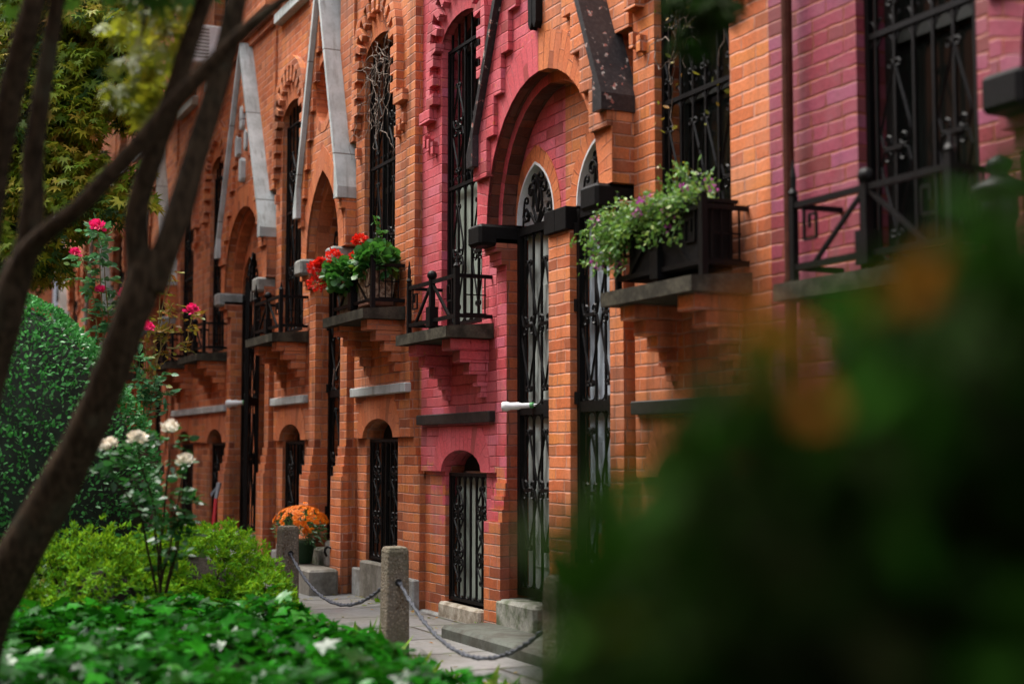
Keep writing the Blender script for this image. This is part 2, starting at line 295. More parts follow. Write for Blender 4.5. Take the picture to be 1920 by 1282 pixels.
class MB:
    """collects shapes; build() links them as one mesh object with UVs in metres"""
    def __init__(s): s.v = []; s.f = []; s.uv = []
    def add(s, vs, fs, uvs=None):
        o = len(s.v); s.v += [tuple(p) for p in vs]
        for k, f in enumerate(fs):
            s.f.append([i + o for i in f]); s.uv.append(uvs[k] if uvs else None)
        return s
    def box(s, x0, x1, y0, y1, z0, z1):
        x0, x1 = sorted((x0, x1)); y0, y1 = sorted((y0, y1)); z0, z1 = sorted((z0, z1))
        vs = [(x, y, z) for z in (z0, z1) for y in (y0, y1) for x in (x0, x1)]
        return s.add(vs, [(0, 2, 3, 1), (4, 5, 7, 6), (0, 1, 5, 4), (2, 6, 7, 3), (0, 4, 6, 2), (1, 3, 7, 5)])
    def bevbox(s, x0, x1, y0, y1, z0, z1, b=0.012):
        """box with chamfered edges"""
        c = [(x0 + x1) / 2, (y0 + y1) / 2, (z0 + z1) / 2]; h = [abs(x1 - x0) / 2, abs(y1 - y0) / 2, abs(z1 - z0) / 2]
        b = min(b, min(h) * 0.6); pts = []
        for sx in (-1, 1):
            for sy in (-1, 1):
                for sz in (-1, 1):
                    for k in range(3):
                        q = [h[0] - b, h[1] - b, h[2] - b]; q[k] += b
                        pts.append((c[0] + sx * q[0], c[1] + sy * q[1], c[2] + sz * q[2]))
        bm = bmesh.new(); [bm.verts.new(p) for p in pts]
        r = bmesh.ops.convex_hull(bm, input=bm.verts); bm.verts.index_update()
        bmesh.ops.recalc_face_normals(bm, faces=bm.faces)
        s.add([v.co[:] for v in bm.verts], [[v.index for v in f.verts] for f in bm.faces]); bm.free(); return s
    def plate(s, loops, y0, y1):
        """XZ polygon (first loop) with holes (others), extruded from y0 (front) to y1"""
        loops = [list(l) for l in loops]
        for i, l in enumerate(loops):                                 # outer ccw, holes cw
            a = sum(l[k][0] * l[(k + 1) % len(l)][1] - l[(k + 1) % len(l)][0] * l[k][1] for k in range(len(l)))
            if (a < 0) == (i == 0): l.reverse()
        flat = [p for l in loops for p in l]; n = len(flat)
        tri = tessellate_polygon([[Vector((p[0], p[1], 0)) for p in l] for l in loops])
        vs = [(p[0], y0, p[1]) for p in flat] + [(p[0], y1, p[1]) for p in flat]; fs = []
        for t in tri:
            a, b, c = (flat[i] for i in t)
            ar = (b[0] - a[0]) * (c[1] - a[1]) - (c[0] - a[0]) * (b[1] - a[1])
            if abs(ar) < 1e-10: continue
            t = tuple(t) if ar > 0 else tuple(reversed(t))
            fs.append(t); fs.append(tuple(i + n for i in reversed(t)))
        o = 0
        for l in loops:
            m = len(l)
            for k in range(m):
                a, b = o + k, o + (k + 1) % m
                fs.append((a, a + n, b + n, b))
            o += m
        return s.add(vs, fs)
    def arcband(s, cx, cz, pts_in, pts_out, y0, y1):
        """band between two equal-length polylines with UVs running along it, so that bricks stand radially"""
        n = len(pts_in); t = 0
        for k in range(n - 1):
            a, b, c, d = pts_in[k], pts_in[k + 1], pts_out[k + 1], pts_out[k]
            l = math.dist(a, b) * 0.5 + math.dist(c, d) * 0.5; w = math.dist(a, d)
            vs = [(p[0], y, p[1]) for y in (y0, y1) for p in (a, b, c, d)]
            uf = [(0, t), (0, t + l), (w, t + l), (w, t)]
            us = [(0, t), (0, t + l), (y1 - y0, t + l), (y1 - y0, t)]
            s.add(vs, [(0, 1, 2, 3), (0, 4, 5, 1), (3, 2, 6, 7), (0, 3, 7, 4), (1, 5, 6, 2)], [uf, [us[0], us[3], us[2], us[1]], [us[0], us[1], us[2], us[3]], [(0, 0), (w, 0), (w, .05), (0, .05)], [(0, 0), (w, 0), (w, .05), (0, .05)]])
            t += l
        return s
    def bar(s, p, q, w=0.012, d=None):
        p, q = Vector(p), Vector(q); t = (q - p)
        if t.length < 1e-6: return s
        t.normalize(); up = Vector((0, 1, 0)) if abs(t.y) < 0.9 else Vector((1, 0, 0))
        a = t.cross(up).normalized(); b = t.cross(a).normalized(); d = d or w
        vs = [c + a * (i * w / 2) + b * (j * d / 2) for c in (p, q) for i, j in ((-1, -1), (1, -1), (1, 1), (-1, 1))]
        return s.add(vs, [(0, 1, 2, 3), (7, 6, 5, 4), (0, 4, 5, 1), (1, 5, 6, 2), (2, 6, 7, 3), (3, 7, 4, 0)])
    def tube(s, pts, r, n=5, cap=True):
        pts = [Vector(p) for p in pts]; m = len(pts)
        rs = r if isinstance(r, (list, tuple)) else [r] * m
        vs = []; a = None
        for k in range(m):
            t = (pts[min(k + 1, m - 1)] - pts[max(k - 1, 0)])
            t = t.normalized() if t.length > 1e-9 else Vector((0, 0, 1))
            if a is None: a = t.cross(Vector((0.31, 0.9, 0.27))).normalized()
            a = (a - t * a.dot(t)); a = a.normalized() if a.length > 1e-6 else t.cross(Vector((0.9, 0.1, 0.2))).normalized()
            b = t.cross(a)
            vs += [pts[k] + (a * math.cos(2 * math.pi * j / n) + b * math.sin(2 * math.pi * j / n)) * rs[k] for j in range(n)]
        fs = [(k * n + j, k * n + (j + 1) % n, (k + 1) * n + (j + 1) % n, (k + 1) * n + j) for k in range(m - 1) for j in range(n)]
        if cap: fs += [tuple(reversed(range(n))), tuple((m - 1) * n + j for j in range(n))]
        return s.add(vs, fs)
    def lathe(s, c, prof, n=14):
        """prof: (radius, height) rings about the vertical through c"""
        vs = [(c[0] + r * math.cos(2 * math.pi * j / n), c[1] + r * math.sin(2 * math.pi * j / n), c[2] + h) for r, h in prof for j in range(n)]
        m = len(prof)
        fs = [(k * n + j, k * n + (j + 1) % n, (k + 1) * n + (j + 1) % n, (k + 1) * n + j) for k in range(m - 1) for j in range(n)]
        fs += [tuple(reversed(range(n))), tuple((m - 1) * n + j for j in range(n))]
        return s.add(vs, fs)
    def ball(s, c, r, n=8):
        return s.lathe(c, [(r * math.sin(math.pi * k / n) + 1e-4, -r * math.cos(math.pi * k / n)) for k in range(n + 1)], 10)
    def build(s, name, mat, parent=None, smooth=False, label=None, side=None):
        org = Vector((0, 0, 0))
        if parent is not None: org = ORG[parent.name]
        me = bpy.data.meshes.new(name)
        me.from_pydata([(v[0] - org.x, v[1] - org.y, v[2] - org.z) for v in s.v], [], s.f)
        ul = me.uv_layers.new(name='UVMap'); li = 0; buf = np.zeros((len(me.loops), 2), dtype=np.float32)
        for f, u in zip(s.f, s.uv):
            if u is None:
                a, b, c = (s.v[f[i]] for i in (0, 1, 2))
                e1 = [b[i] - a[i] for i in range(3)]; e2 = [c[i] - a[i] for i in range(3)]
                if len(f) > 3:
                    d_ = s.v[f[3]]; e1 = [c[i] - a[i] for i in range(3)]; e2 = [d_[i] - b[i] for i in range(3)]
                nx = abs(e1[1] * e2[2] - e1[2] * e2[1]); ny = abs(e1[2] * e2[0] - e1[0] * e2[2]); nzz = abs(e1[0] * e2[1] - e1[1] * e2[0])
                for i in f:
                    p = s.v[i]
                    if ny >= nx and ny >= nzz: q = (p[0], p[2])
                    elif nx >= nzz: q = (p[1] + 0.11, p[2])
                    else: q = (p[0], p[1])
                    buf[li] = q; li += 1
            else:
                for q in u: buf[li] = q; li += 1
        ul.data.foreach_set('uv', buf.ravel())
        if smooth: me.polygons.foreach_set('use_smooth', [True] * len(me.polygons))
        me.materials.append(mat); me.update()
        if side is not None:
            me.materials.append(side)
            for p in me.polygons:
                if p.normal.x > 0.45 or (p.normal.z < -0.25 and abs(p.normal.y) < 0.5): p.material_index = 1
        o = bpy.data.objects.new(name, me); link(o, parent); ORG[o.name] = org
        if label: o['label'] = label
        return o

# leaf shapes: (points (side, along, lift)), faces
SH = {
 'oval': ([(0, 0, 0), (0.28, 0.35, 0.05), (0.20, 0.75, 0.02), (0, 1, -0.05), (-0.20, 0.75, 0.02), (-0.28, 0.35, 0.05), (0, 0.5, -0.04)], [(0, 1, 6), (1, 2, 6), (2, 3, 6), (3, 4, 6), (4, 5, 6), (5, 0, 6)]),
 'lance': ([(0, 0, 0), (0.17, 0.4, 0.05), (0, 1, -0.08), (-0.17, 0.4, 0.05)], [(0, 1, 2), (0, 2, 3)]),
 'diamond': ([(0, 0, 0), (0.30, 0.45, 0.06), (0, 1, 0), (-0.30, 0.45, 0.06)], [(0, 1, 2), (0, 2, 3)]),
 'ivy': ([(0, 0, 0), (0.50, 0.02, -0.05), (0.28, 0.38, 0.03), (0.48, 0.62, -0.03), (0.17, 0.66, 0.02), (0, 1.1, -0.08), (-0.17, 0.66, 0.02), (-0.48, 0.62, -0.03), (-0.28, 0.38, 0.03), (-0.50, 0.02, -0.05), (0, 0.35, -0.05)],
         [(10, i, i + 1) for i in range(0, 9)] + [(10, 9, 0)]),
 'round': ([(0.0, 0, 0)] + [(0.5 * math.sin(a) * 1.05, 0.5 - 0.5 * math.cos(a), 0.05 * math.cos(3 * a)) for a in [R(x) for x in range(45, 360, 45)]] + [(0, 0.5, -0.06)], [(8, i, i + 1) for i in range(7)] + [(8, 7, 0)]),
 'petal': ([(0, 0, 0), (0.34, 0.45, 0.08), (0.22, 0.9, 0.0), (-0.22, 0.9, 0.0), (-0.34, 0.45, 0.08)], [(0, 1, 2), (0, 2, 3), (0, 3, 4)]),
}
def _maple():
    pts = [(0, 0, 0)]; tips = [(-125, 0.45), (-82, 0.75), (-40, 0.95), (0, 1.1), (40, 0.95), (82, 0.75), (125, 0.45)]
    ring = []
    for k, (a, l) in enumerate(tips):
        ring.append((l * math.sin(R(a)), l * math.cos(R(a)), -0.12 * l))
        if k < 6:
            b = (a + tips[k + 1][0]) / 2; ring.append((0.38 * math.sin(R(b)), 0.38 * math.cos(R(b)), 0.03))
    return [(0, 0, 0)] + ring, [(0, i, i + 1) for i in range(1, len(ring))]
SH['maple'] = _maple()

def leaves(name, shape, P, T, N, S, mat, parent=None, rnd=None, stuff=False):
    """one mesh of many separate leaves: P positions, T tip directions, N upward directions, S sizes"""
    sv, sf = SH[shape]; sv = np.array(sv, dtype=np.float64); sf = np.array(sf)
    P = np.asarray(P, float); T = np.asarray(T, float); N = np.asarray(N, float); n = len(P); S = np.broadcast_to(np.asarray(S, float), (n,))
    T /= np.linalg.norm(T, axis=1, keepdims=True) + 1e-9
    B = np.cross(T, N); B /= np.linalg.norm(B, axis=1, keepdims=True) + 1e-9; N2 = np.cross(B, T)
    V = P[:, None, :] + S[:, None, None] * (sv[None, :, 0:1] * B[:, None] + sv[None, :, 1:2] * T[:, None] + sv[None, :, 2:3] * N2[:, None])
    org = np.array(ORG[parent.name]) if parent is not None else np.zeros(3)
    V = V.reshape(-1, 3) - org
    F = (sf[None] + (np.arange(n) * len(sv))[:, None, None]).reshape(-1, 3)
    me = bpy.data.meshes.new(name)
    me.vertices.add(len(V)); me.vertices.foreach_set('co', V.ravel())
    me.loops.add(F.size); me.loops.foreach_set('vertex_index', F.ravel())
    me.polygons.add(len(F)); me.polygons.foreach_set('loop_start', np.arange(len(F)) * 3); me.polygons.foreach_set('loop_total', np.full(len(F), 3))
    a = me.attributes.new('rnd', 'FLOAT', 'POINT')
    rr = np.repeat(nrg.random(n) if rnd is None else np.asarray(rnd), len(sv)); a.data.foreach_set('value', rr.astype(np.float32))
    me.update(calc_edges=True); me.validate()
    me.materials.append(mat); o = bpy.data.objects.new(name, me); link(o, parent); ORG[o.name] = Vector(org)
    return o
def rdir(n, z=0.0):
    d = nrg.normal(size=(n, 3)); d[:, 2] += z; return d / np.linalg.norm(d, axis=1, keepdims=True)

exec_order = []

# ------------------------------------------------------------------ the ground
def slab(name, x0, x1, y0, y1, z, mat, kind='structure'):
    o = MB().add([(x0, y0, z), (x1, y0, z), (x1, y1, z), (x0, y1, z)], [(0, 1, 2, 3)]).build(name, mat); o['kind'] = kind; return o
slab('ground', -300, 300, -300, 300, -0.06, M['soil'])
slab('footpath', -60, 12, -1.12, 0.6, 0.0, M['flags'])
slab('garden_bed', -60, 12, -9, -1.12, -0.012, M['soil'])

# ------------------------------------------------------------------ ironwork
def spiral(cx, cz, r, a0, turns, sgn, y, n=8):
    return [(cx + r * (1 - 0.72 * k / n) * math.cos(a0 + sgn * turns * 2 * math.pi * k / n), y, cz + r * (1 - 0.72 * k / n) * math.sin(a0 + sgn * turns * 2 * math.pi * k / n)) for k in range(n + 1)]
def motif(b, x, y, z0, z1, w, r=0.0065):
    """a lyre of two pairs of long scrolls about a bar"""
    zm = (z0 + z1) / 2; q = 0.022
    for s in (-1, 1):
        for za, zb in ((z1, zm + 0.035), (z0, zm - 0.035)):
            d = 1 if za > zb else -1
            sp = spiral(x + s * q, za + d * 0.004, q * 0.95, R(180) if s > 0 else 0, 1.05, -s * d, y, 7)
            p = list(reversed(sp))
            p += [(x + s * w * f, y, za + (zb - za) * t) for f, t in ((0.10, 0.06), (0.30, 0.25), (0.62, 0.52), (0.92, 0.80), (0.98, 0.90))]
            p += spiral(x + s * w * 0.55, zb, w * 0.43, 0 if s > 0 else R(180), 1.0, -s * d, y, 7)[1:]
            b.tube(p, r, 4)
    b.box(x - w * 0.5, x + w * 0.5, y - 0.009, y + 0.009, zm - 0.010, zm + 0.010)
def arclets(b, xs, y, z, up=-1, r=0.0055, h=0.035):
    for a, c in zip(xs[:-1], xs[1:]):
        g = (c - a) / 2
        b.tube([(a + g + 0.8 * g * math.cos(t), y, z + up * h * (1 - math.sin(t))) for t in [math.pi * k / 5 for k in range(6)]], r, 4)
def curls(b, xs, y, z, h=0.06, r=0.006):
    """leaning hooked leaves above a rail"""
    for x in xs:
        for s in (-1, 1):
            b.tube([(x, y, z), (x + s * 0.010, y, z + h * 0.5), (x + s * 0.024, y, z + h * 0.85), (x + s * 0.036, y - 0.006, z + h * 0.9), (x + s * 0.038, y - 0.008, z + h * 0.65)], [r, r * 1.2, r, r, r * 0.7], 4)
def guard(parent, x0, x1, z0, z1, y, n, rails=(), motifs=(), name='window_guard', heavy=0.022, top=None, low=True):
    fr = MB(); w = heavy
    fr.box(x0, x0 + w, y - 0.014, y + 0.014, z0, z1).box(x1 - w, x1, y - 0.014, y + 0.014, z0, z1)
    fr.box(x0 + w, x1 - w, y - 0.012, y + 0.012, z0, z0 + w).box(x0 + w, x1 - w, y - 0.012, y + 0.012, z1 - w, z1)
    for zr in rails: fr.box(x0 + w, x1 - w, y - 0.012, y + 0.012, zr - 0.012, zr + 0.012)
    g = fr.build(name, M['iron'], parent)
    xs = [x0 + (x1 - x0) * (k + 0.5) / n for k in range(n)]; b = MB(); sc = MB()
    for x in xs: b.box(x - 0.007, x + 0.007, y - 0.007, y + 0.007, z0 + w * 0.5, (top(x) if top else z1 - w * 0.5))
    b.build('bars', M['iron'], g)
    ends = [x0 + w] + xs + [x1 - w]
    arclets(sc, ends, y, z1 - w); sc.build('rail_ornament', M['iron'], g); sc = MB()
    if low: arclets(sc, ends, y, z0 + w, 1); sc.build('rail_ornament', M['iron'], g); sc = MB()
    for zr in rails: arclets(sc, ends, y, zr - 0.012); curls(sc, xs, y, zr + 0.012); sc.build('rail_ornament', M['iron'], g); sc = MB()
    gap = (x1 - x0) / n
    for k, a, c in motifs:
        sc = MB(); motif(sc, xs[k], y - 0.004, a, c, gap * 0.80, 0.0075); sc.build('scrollwork', M['iron'], g)
    return g
def railing(parent, xl, xr, xw_, yf, z0, h, wall_y):
    """balcony rail: slender front with diagonals, return to the wall at the right"""
    b = MB(); xm = xl + (xr - xl) * 0.50; zt = z0 + h
    b.box(xl - 0.014, xl + 0.014, yf - 0.014, yf + 0.014, z0 - 0.08, zt + 0.04); b.lathe((xl, yf, zt + 0.04), [(0.014, 0), (0.022, 0.012), (0.012, 0.03), (0.013, 0.08), (0.003, 0.15)], 8)
    b.box(xm - 0.017, xm + 0.017, yf - 0.017, yf + 0.017, z0 - 0.06, zt + 0.02); b.ball((xm, yf, zt + 0.045), 0.033)
    b.box(xm - 0.035, xm + 0.035, yf - 0.03, yf + 0.03, z0 - 0.04, z0 + 0.09)
    b.box(xr - 0.016, xr + 0.016, yf - 0.016, yf + 0.016, z0 - 0.08, zt + 0.05); b.lathe((xr, yf, zt + 0.05), [(0.016, 0), (0.024, 0.01), (0.012, 0.03), (0.004, 0.07)], 8)
    for z in (z0, zt):
        b.box(xl, xr, yf - 0.010, yf + 0.010, z - 0.012, z + 0.012)
        b.box(xr - 0.010, xr + 0.010, yf, wall_y, z - 0.012, z + 0.012); b.box(xl - 0.010, xl + 0.010, yf, wall_y, z - 0.011, z + 0.011)
    for s, xe in ((-1, xl), (1, xr)): b.bar((xm, yf, zt), (xm + (xe - xm) * 0.72, yf, z0), 0.016)
    r = b.build('railing', M['iron'], parent)
    for s, xe in ((-1, xl), (1, xr)):
        k = MB()
        x = xe - s * 0.05 * 1.0                                        # Greek-key hooks
        d = -s
        pts = [(x + d * 0.02, zt), (x + d * 0.02, zt - 0.15), (x + d * 0.10, zt - 0.15), (x + d * 0.10, zt - 0.05), (x + d * 0.055, zt - 0.05), (x + d * 0.055, zt - 0.105)]
        for p, q in zip(pts[:-1], pts[1:]): k.bar((p[0], yf, p[1]), (q[0], yf, q[1]), 0.010)
        k.build('key_ornament', M['iron'], r)
    k = MB()
    for j in (0.2, 0.4, 0.6, 0.8):
        yy = yf + (wall_y - yf) * j; k.bar((xr, yy, z0), (xr, yy, zt), 0.008); 
    for p, q in ((0.15, 0.12), (0.15, 0.24)): k.bar((xr, yf + 0.05, zt - q), (xr, wall_y - 0.04, zt - q), 0.008)
    k.build('side_bars', M['iron'], r)
    return r

# ------------------------------------------------------------------ arches
def seg_arch(x0, x1, zs, rise, n=12):
    """points of an arch from (x1, zs) over to (x0, zs)"""
    c = (x0 + x1) / 2; h = (x1 - x0) / 2
    return [(c + h * math.cos(t), zs + rise * math.sin(t)) for t in [math.pi * k / n for k in range(n + 1)]]
def pt_arch(c, h, zs, rise, n=9):
    """pointed arch from right spring to left spring"""
    rr = (h * h + rise * rise) / (2 * h); a1 = math.acos(max(-1, (rr - h) / rr)); 
    right = [(c + h - rr + rr * math.cos(a1 * k / n), zs + rr * math.sin(a1 * k / n)) for k in range(n + 1)]
    return right + [(2 * c - x, z) for x, z in reversed(right[:-1])]

ZS = 0.98; WSILL = 1.95; WSPR = 3.93; WRISE = 0.17; HW = 0.345
def bay(t, h):
    """one window bay: lower wall with a small arched window, upper wall with the tall window and its toothed hood"""
    yp, zo, xa, xb, xw = h['yp'], h['zo'], h['xa'], h['xb'], h['xw']; m, mf = h['m'], h['mf']
    zs, zt = ZS + zo, h.get('ztop', 9.5); sp = WSPR + zo; hw = HW
    lz0 = 0.10 + zo * 0.75
    lo = MB(); ylo = yp + 0.035
    nt = h.get('notch', 0)
    right = [(xb, zs)] if not nt else [(xb, zs - 0.26), (xb - 0.028, zs - 0.26), (xb - 0.028, zs - 0.195), (xb - 0.056, zs - 0.195), (xb - 0.056, zs - 0.13), (xb - 0.084, zs - 0.13), (xb - 0.084, zs - 0.065), (xb - nt, zs - 0.065), (xb - nt, zs)]
    lo.plate([[(xa, -0.1), (xb, -0.1)] + right + [(xw + hw, zs), (xw + hw, lz0), (xw - hw, lz0), (xw - hw, zs), (xa, zs)]], ylo, yp + 0.32)
    lo.build('lower_wall', m, t)
    up = MB()
    arch = seg_arch(xw - hw + 0.01, xw + hw - 0.01, zs, 0.145)
    win = [(xw + hw, WSILL + zo)] + seg_arch(xw - hw, xw + hw, sp, WRISE) + [(xw - hw, WSILL + zo)]
    w2z = 5.02 + zo
    win2 = [(xw + 0.33, w2z)] + seg_arch(xw - 0.33, xw + 0.33, w2z + 1.75, 0.14) + [(xw - 0.33, w2z)]
    up.plate([[(xa, zs), (xw - hw + 0.01, zs)] + list(reversed(arch))[1:-1] + [(xw + hw - 0.01, zs)] + ([(xb, zs)] if not nt else [(xb - nt, zs), (xb - nt, 2.12), (xb, 2.12)]) + [(xb, zt), (xa, zt)], win, win2], yp, yp + 0.30)
    if nt: up.box(xb - nt - 0.02, xb, yp + 0.07, yp + 0.28, zs - 0.3, 2.14)
    up.build('wall', m, t)
    # rubbed-brick heads over both windows, a hair proud of the wall
    v = MB()
    def head(x0, x1, z, rise, th, n=12, fan=1.0):
        i = seg_arch(x0, x1, z, rise, n); c = (x0 + x1) / 2; hwid = (x1 - x0) / 2
        o = [(c + (hwid + th * fan) * math.cos(math.pi * k / n), z + (rise + th) * math.sin(math.pi * k / n) ** 0.9 if 0 < k < n else z) for k in range(n + 1)]
        v.arcband(c, z, i, o, yp - 0.004, yp + 0.02)
    head(xw - hw, xw + hw, sp, WRISE, 0.17)
    v.build('arch_head', mf, t); v = MB()
    i = seg_arch(xw - hw + 0.01, xw + hw - 0.01, zs, 0.145, 10)
    o = [(xw + (hw + 0.13) * math.cos(math.pi * k / 10) * (0.62 + 0.38 * abs(math.cos(math.pi * k / 10))), zs + 0.30 * min(1, 1.6 * math.sin(math.pi * k / 10))) for k in range(11)]
    v.arcband(xw, zs, i, o, yp - 0.004, yp + 0.02)
    v.build('basement_arch_head', mf, t)
    # the toothed hood round the tall window
    ri, ro, foot = 0.44, 0.505, 3.44 + zo
    n = 22; outer = [(xw + ro, foot + 0.0)]; cz = sp - 0.02
    oa = [(xw + ro * math.cos(math.pi * k / n), cz + (WRISE + 0.42) * math.sin(math.pi * k / n)) for k in range(n + 1)]
    ia = []
    for k in range(n):
        q = 0.105 if k % 2 else 0.0
        for kk in (k, k + 1):
            a = math.pi * kk / n; ia.append((xw + (ri - q) * math.cos(a), cz + (WRISE + 0.33 - q * 1.3) * math.sin(a)))
    legs_r = [(xw + ro, foot)]; teeth_r = []; z = cz - 0.10; k = 0
    while z > foot + 0.06:
        teeth_r += [(xw + ri, z + 0.075), (xw + ri - 0.065, z + 0.075), (xw + ri - 0.065, z), (xw + ri, z)]; z -= 0.135
    teeth_l = [(2 * xw - x, zz) for x, zz in reversed(teeth_r)]
    footr = [(xw + ri, foot), (xw + ro + 0.13, foot), (xw + ro + 0.13, foot + 0.08), (xw + ro, foot + 0.08)]
    footl = [(2 * xw - x, zz) for x, zz in reversed(footr)]
    xr_lim = xb - 0.004; xl_lim = xa + 0.004
    poly = footr + oa[:] + footl + teeth_l + list(reversed(ia)) + teeth_r
    poly = [(min(max(x, xl_lim), xr_lim), zz) for x, zz in poly]
    hd = MB().plate([poly], yp - 0.058, yp + 0.01); 
    for s in (-1, 1):                                                   # three small stepped bricks under each foot
        for j in range(3):
            x = xw + s * (ri + 0.00 + j * 0.075); z = foot - 0.19 + j * 0.035
            if xa + 0.04 < x < xb - 0.04: hd.box(x - 0.02, x + 0.02, yp - 0.04, yp + 0.01, z - 0.05, z + 0.035)
    hd.build('window_hood', m, t)
    # stone strip
    st = MB()
    st.bevbox(xa + 0.02 if h.get('st0') is None else h['st0'], xb - 0.02 if h.get('st1') is None else h['st1'], yp - 0.045, yp + 0.01, 1.30 + zo, 1.37 + zo, 0.006)
    st.build('stone_band', M[h['strip']], t)
    # balcony
    bx0, bx1 = h['bal']; zb = 1.90 + zo
    sb = MB(); yf = yp - 0.33
    sb.add([(bx0, yf, zb - 0.07), (bx1 - 0.0, yf, zb - 0.07), (bx1 + 0.0, yp + 0.02, zb - 0.07), (bx0, yp + 0.02, zb - 0.07), (bx0, yf, zb), (bx1, yf, zb), (bx1, yp + 0.02, zb + 0.03), (bx0, yp + 0.02, zb + 0.03)],
           [(3, 2, 1, 0), (4, 5, 6, 7), (0, 1, 5, 4), (1, 2, 6, 5), (2, 3, 7, 6), (3, 0, 4, 7)])
    bal = sb.build('balcony', M['slab'], t)
    for xc in (bx0 + 0.16, bx1 - 0.14):
        cb = MB()
        for j, (dd, dz) in enumerate(((0.27, 0.0), (0.20, 0.075), (0.13, 0.15), (0.07, 0.225))):
            cb.box(xc - 0.07 + 0.01 * j, xc + 0.07 - 0.01 * j, yp - dd, yp + 0.01, zb - 0.07 - dz - 0.075, zb - 0.072 - dz)
        cb.box(xc - 0.03, xc + 0.03, yp - 0.04, yp + 0.01, zb - 0.44, zb - 0.37)
        cb.build('corbel', m, bal)
    if h.get('rail', True): railing(bal, bx0 + 0.03, bx1 - 0.03, xw, yp - 0.245, zb + 0.07, 0.255, yp)
    # tall window
    fy = yp + 0.15
    f = MB(); x0, x1, zb2 = xw - hw, xw + hw, WSILL + zo
    topz = sp + WRISE * 0.5
    f.box(x0, x0 + 0.05, fy, fy + 0.06, zb2, sp).box(x1 - 0.05, x1, fy, fy + 0.06, zb2, sp).box(x0, x1, fy, fy + 0.06, zb2, zb2 + 0.06)
    f.arcband(xw, sp, seg_arch(x0 + 0.05, x1 - 0.05, sp, WRISE - 0.05), seg_arch(x0, x1, sp, WRISE), fy, fy + 0.06)
    f.box(x0 + 0.05, x1 - 0.05, fy + 0.005, fy + 0.055, 2.93 + zo - 0.025, 2.93 + zo + 0.025)
    f.box(x0 + 0.05, x1 - 0.05, fy + 0.004, fy + 0.056, sp - 0.03, sp + 0.03)
    win_o = f.build('window', M[h.get('frame', 'frame')], t)
    gl = MB().plate([[(x1 - 0.03, zb2 + 0.03)] + seg_arch(x0 + 0.03, x1 - 0.03, sp, WRISE - 0.03) + [(x0 + 0.03, zb2 + 0.03)]], fy + 0.028, fy + 0.034)
    if h.get('curtain'):
        zc = h['curtain']
        gl = MB().plate([[(x1 - 0.03, zc), (x1 - 0.03, sp)] + seg_arch(x0 + 0.03, x1 - 0.03, sp, WRISE - 0.03)[1:-1] + [(x0 + 0.03, sp), (x0 + 0.03, zc)]], fy + 0.028, fy + 0.034)
        MB().plate([[(x1 - 0.03, zb2 + 0.03), (x1 - 0.03, zc), (x0 + 0.03, zc), (x0 + 0.03, zb2 + 0.03)]], yp + 0.095, yp + 0.10).build('curtain', M['curtain'], win_o)
    gl.build('pane', M['glass'], win_o)
    def archz(x): return sp + WRISE * math.sqrt(max(0.0, 1 - ((x - xw) / hw) ** 2)) - 0.01
    zb3 = 2.93 + zo + h.get('dbar', 0.0)
    guard(t, x0 + 0.005, x1 - 0.005, zb2 + 0.02, sp - 0.02, yp + 0.055, 6, rails=(zb3,), motifs=[(k, a, c) for k in h.get('cols', (1, 4)) for a, c in ((zb3 + 0.12, sp - 0.30), (zb2 + 0.15, zb3 - 0.15))], top=archz)
    # small low window
    f = MB(); lx0, lx1 = xw - hw, xw + hw; fy = yp + 0.17
    f.box(lx0, lx0 + 0.05, fy, fy + 0.05, lz0, zs).box(lx1 - 0.05, lx1, fy, fy + 0.05, lz0, zs).box(lx0 + 0.05, lx1 - 0.05, fy, fy + 0.05, lz0, lz0 + 0.05)
    f.box(lx0 + 0.05, lx1 - 0.05, fy, fy + 0.05, zs - 0.45, zs - 0.41).box(lx0, lx1, fy, fy + 0.05, zs - 0.04, zs)
    MB().plate([seg_arch(lx0 + 0.01, lx1 - 0.01, zs + 0.002, 0.14)], fy, fy + 0.05).build('basement_window_head', M['dark'], t)
    wo = f.build('basement_window', M['white' if h.get('curtain') else 'frame'], t)
    (MB().box(lx0 + 0.02, lx1 - 0.02, yp + 0.115, yp + 0.12, lz0 + 0.04, zs - 0.03) if h.get('curtain') else MB().box(lx0 + 0.04, lx1 - 0.04, fy + 0.03, fy + 0.036, lz0 + 0.04, zs - 0.03)).build('curtain' if h.get('curtain') else 'pane', M['curtain' if h.get('curtain') else 'glass'], wo)
    guard(t, lx0 + 0.005, lx1 - 0.005, lz0 + 0.01, zs - 0.01, yp + 0.075, 7, motifs=((1, zs - 0.42, zs - 0.12), (5, zs - 0.42, zs - 0.12), (1, lz0 + 0.16, zs - 0.44), (5, lz0 + 0.16, zs - 0.44)), name='basement_window_guard')
    sl_ = MB(); sl_.bevbox(lx0 + 0.0, lx1 + 0.0, yp - 0.02, yp + 0.32, -0.06, lz0, 0.015); sl_.build('basement_sill', M[h['sill']], t)
    pz = 0.14 + zo * 0.3; pl = MB()
    pl.bevbox(xa + 0.003, lx0 - 0.003, yp - 0.012, yp + 0.10, -0.06, pz if zo > 0.1 else 0.01, 0.01); pl.build('plinth', M['concrete'], t); pl = MB(); pl.bevbox(lx1 + 0.003, xb - 0.003, yp - 0.012, yp + 0.10, -0.06, pz if zo > 0.1 else 0.01, 0.01)
    pl.build('plinth', M['concrete'], t)
    # upper window
    f = MB(); fy = yp + 0.13; wz1 = w2z + 1.75
    f.box(xw - 0.33, xw - 0.28, fy, fy + 0.05, w2z, wz1).box(xw + 0.28, xw + 0.33, fy, fy + 0.05, w2z, wz1).box(xw - 0.28, xw + 0.28, fy, fy + 0.05, w2z, w2z + 0.06).box(xw - 0.28, xw + 0.28, fy, fy + 0.05, w2z + 0.85, w2z + 0.90)
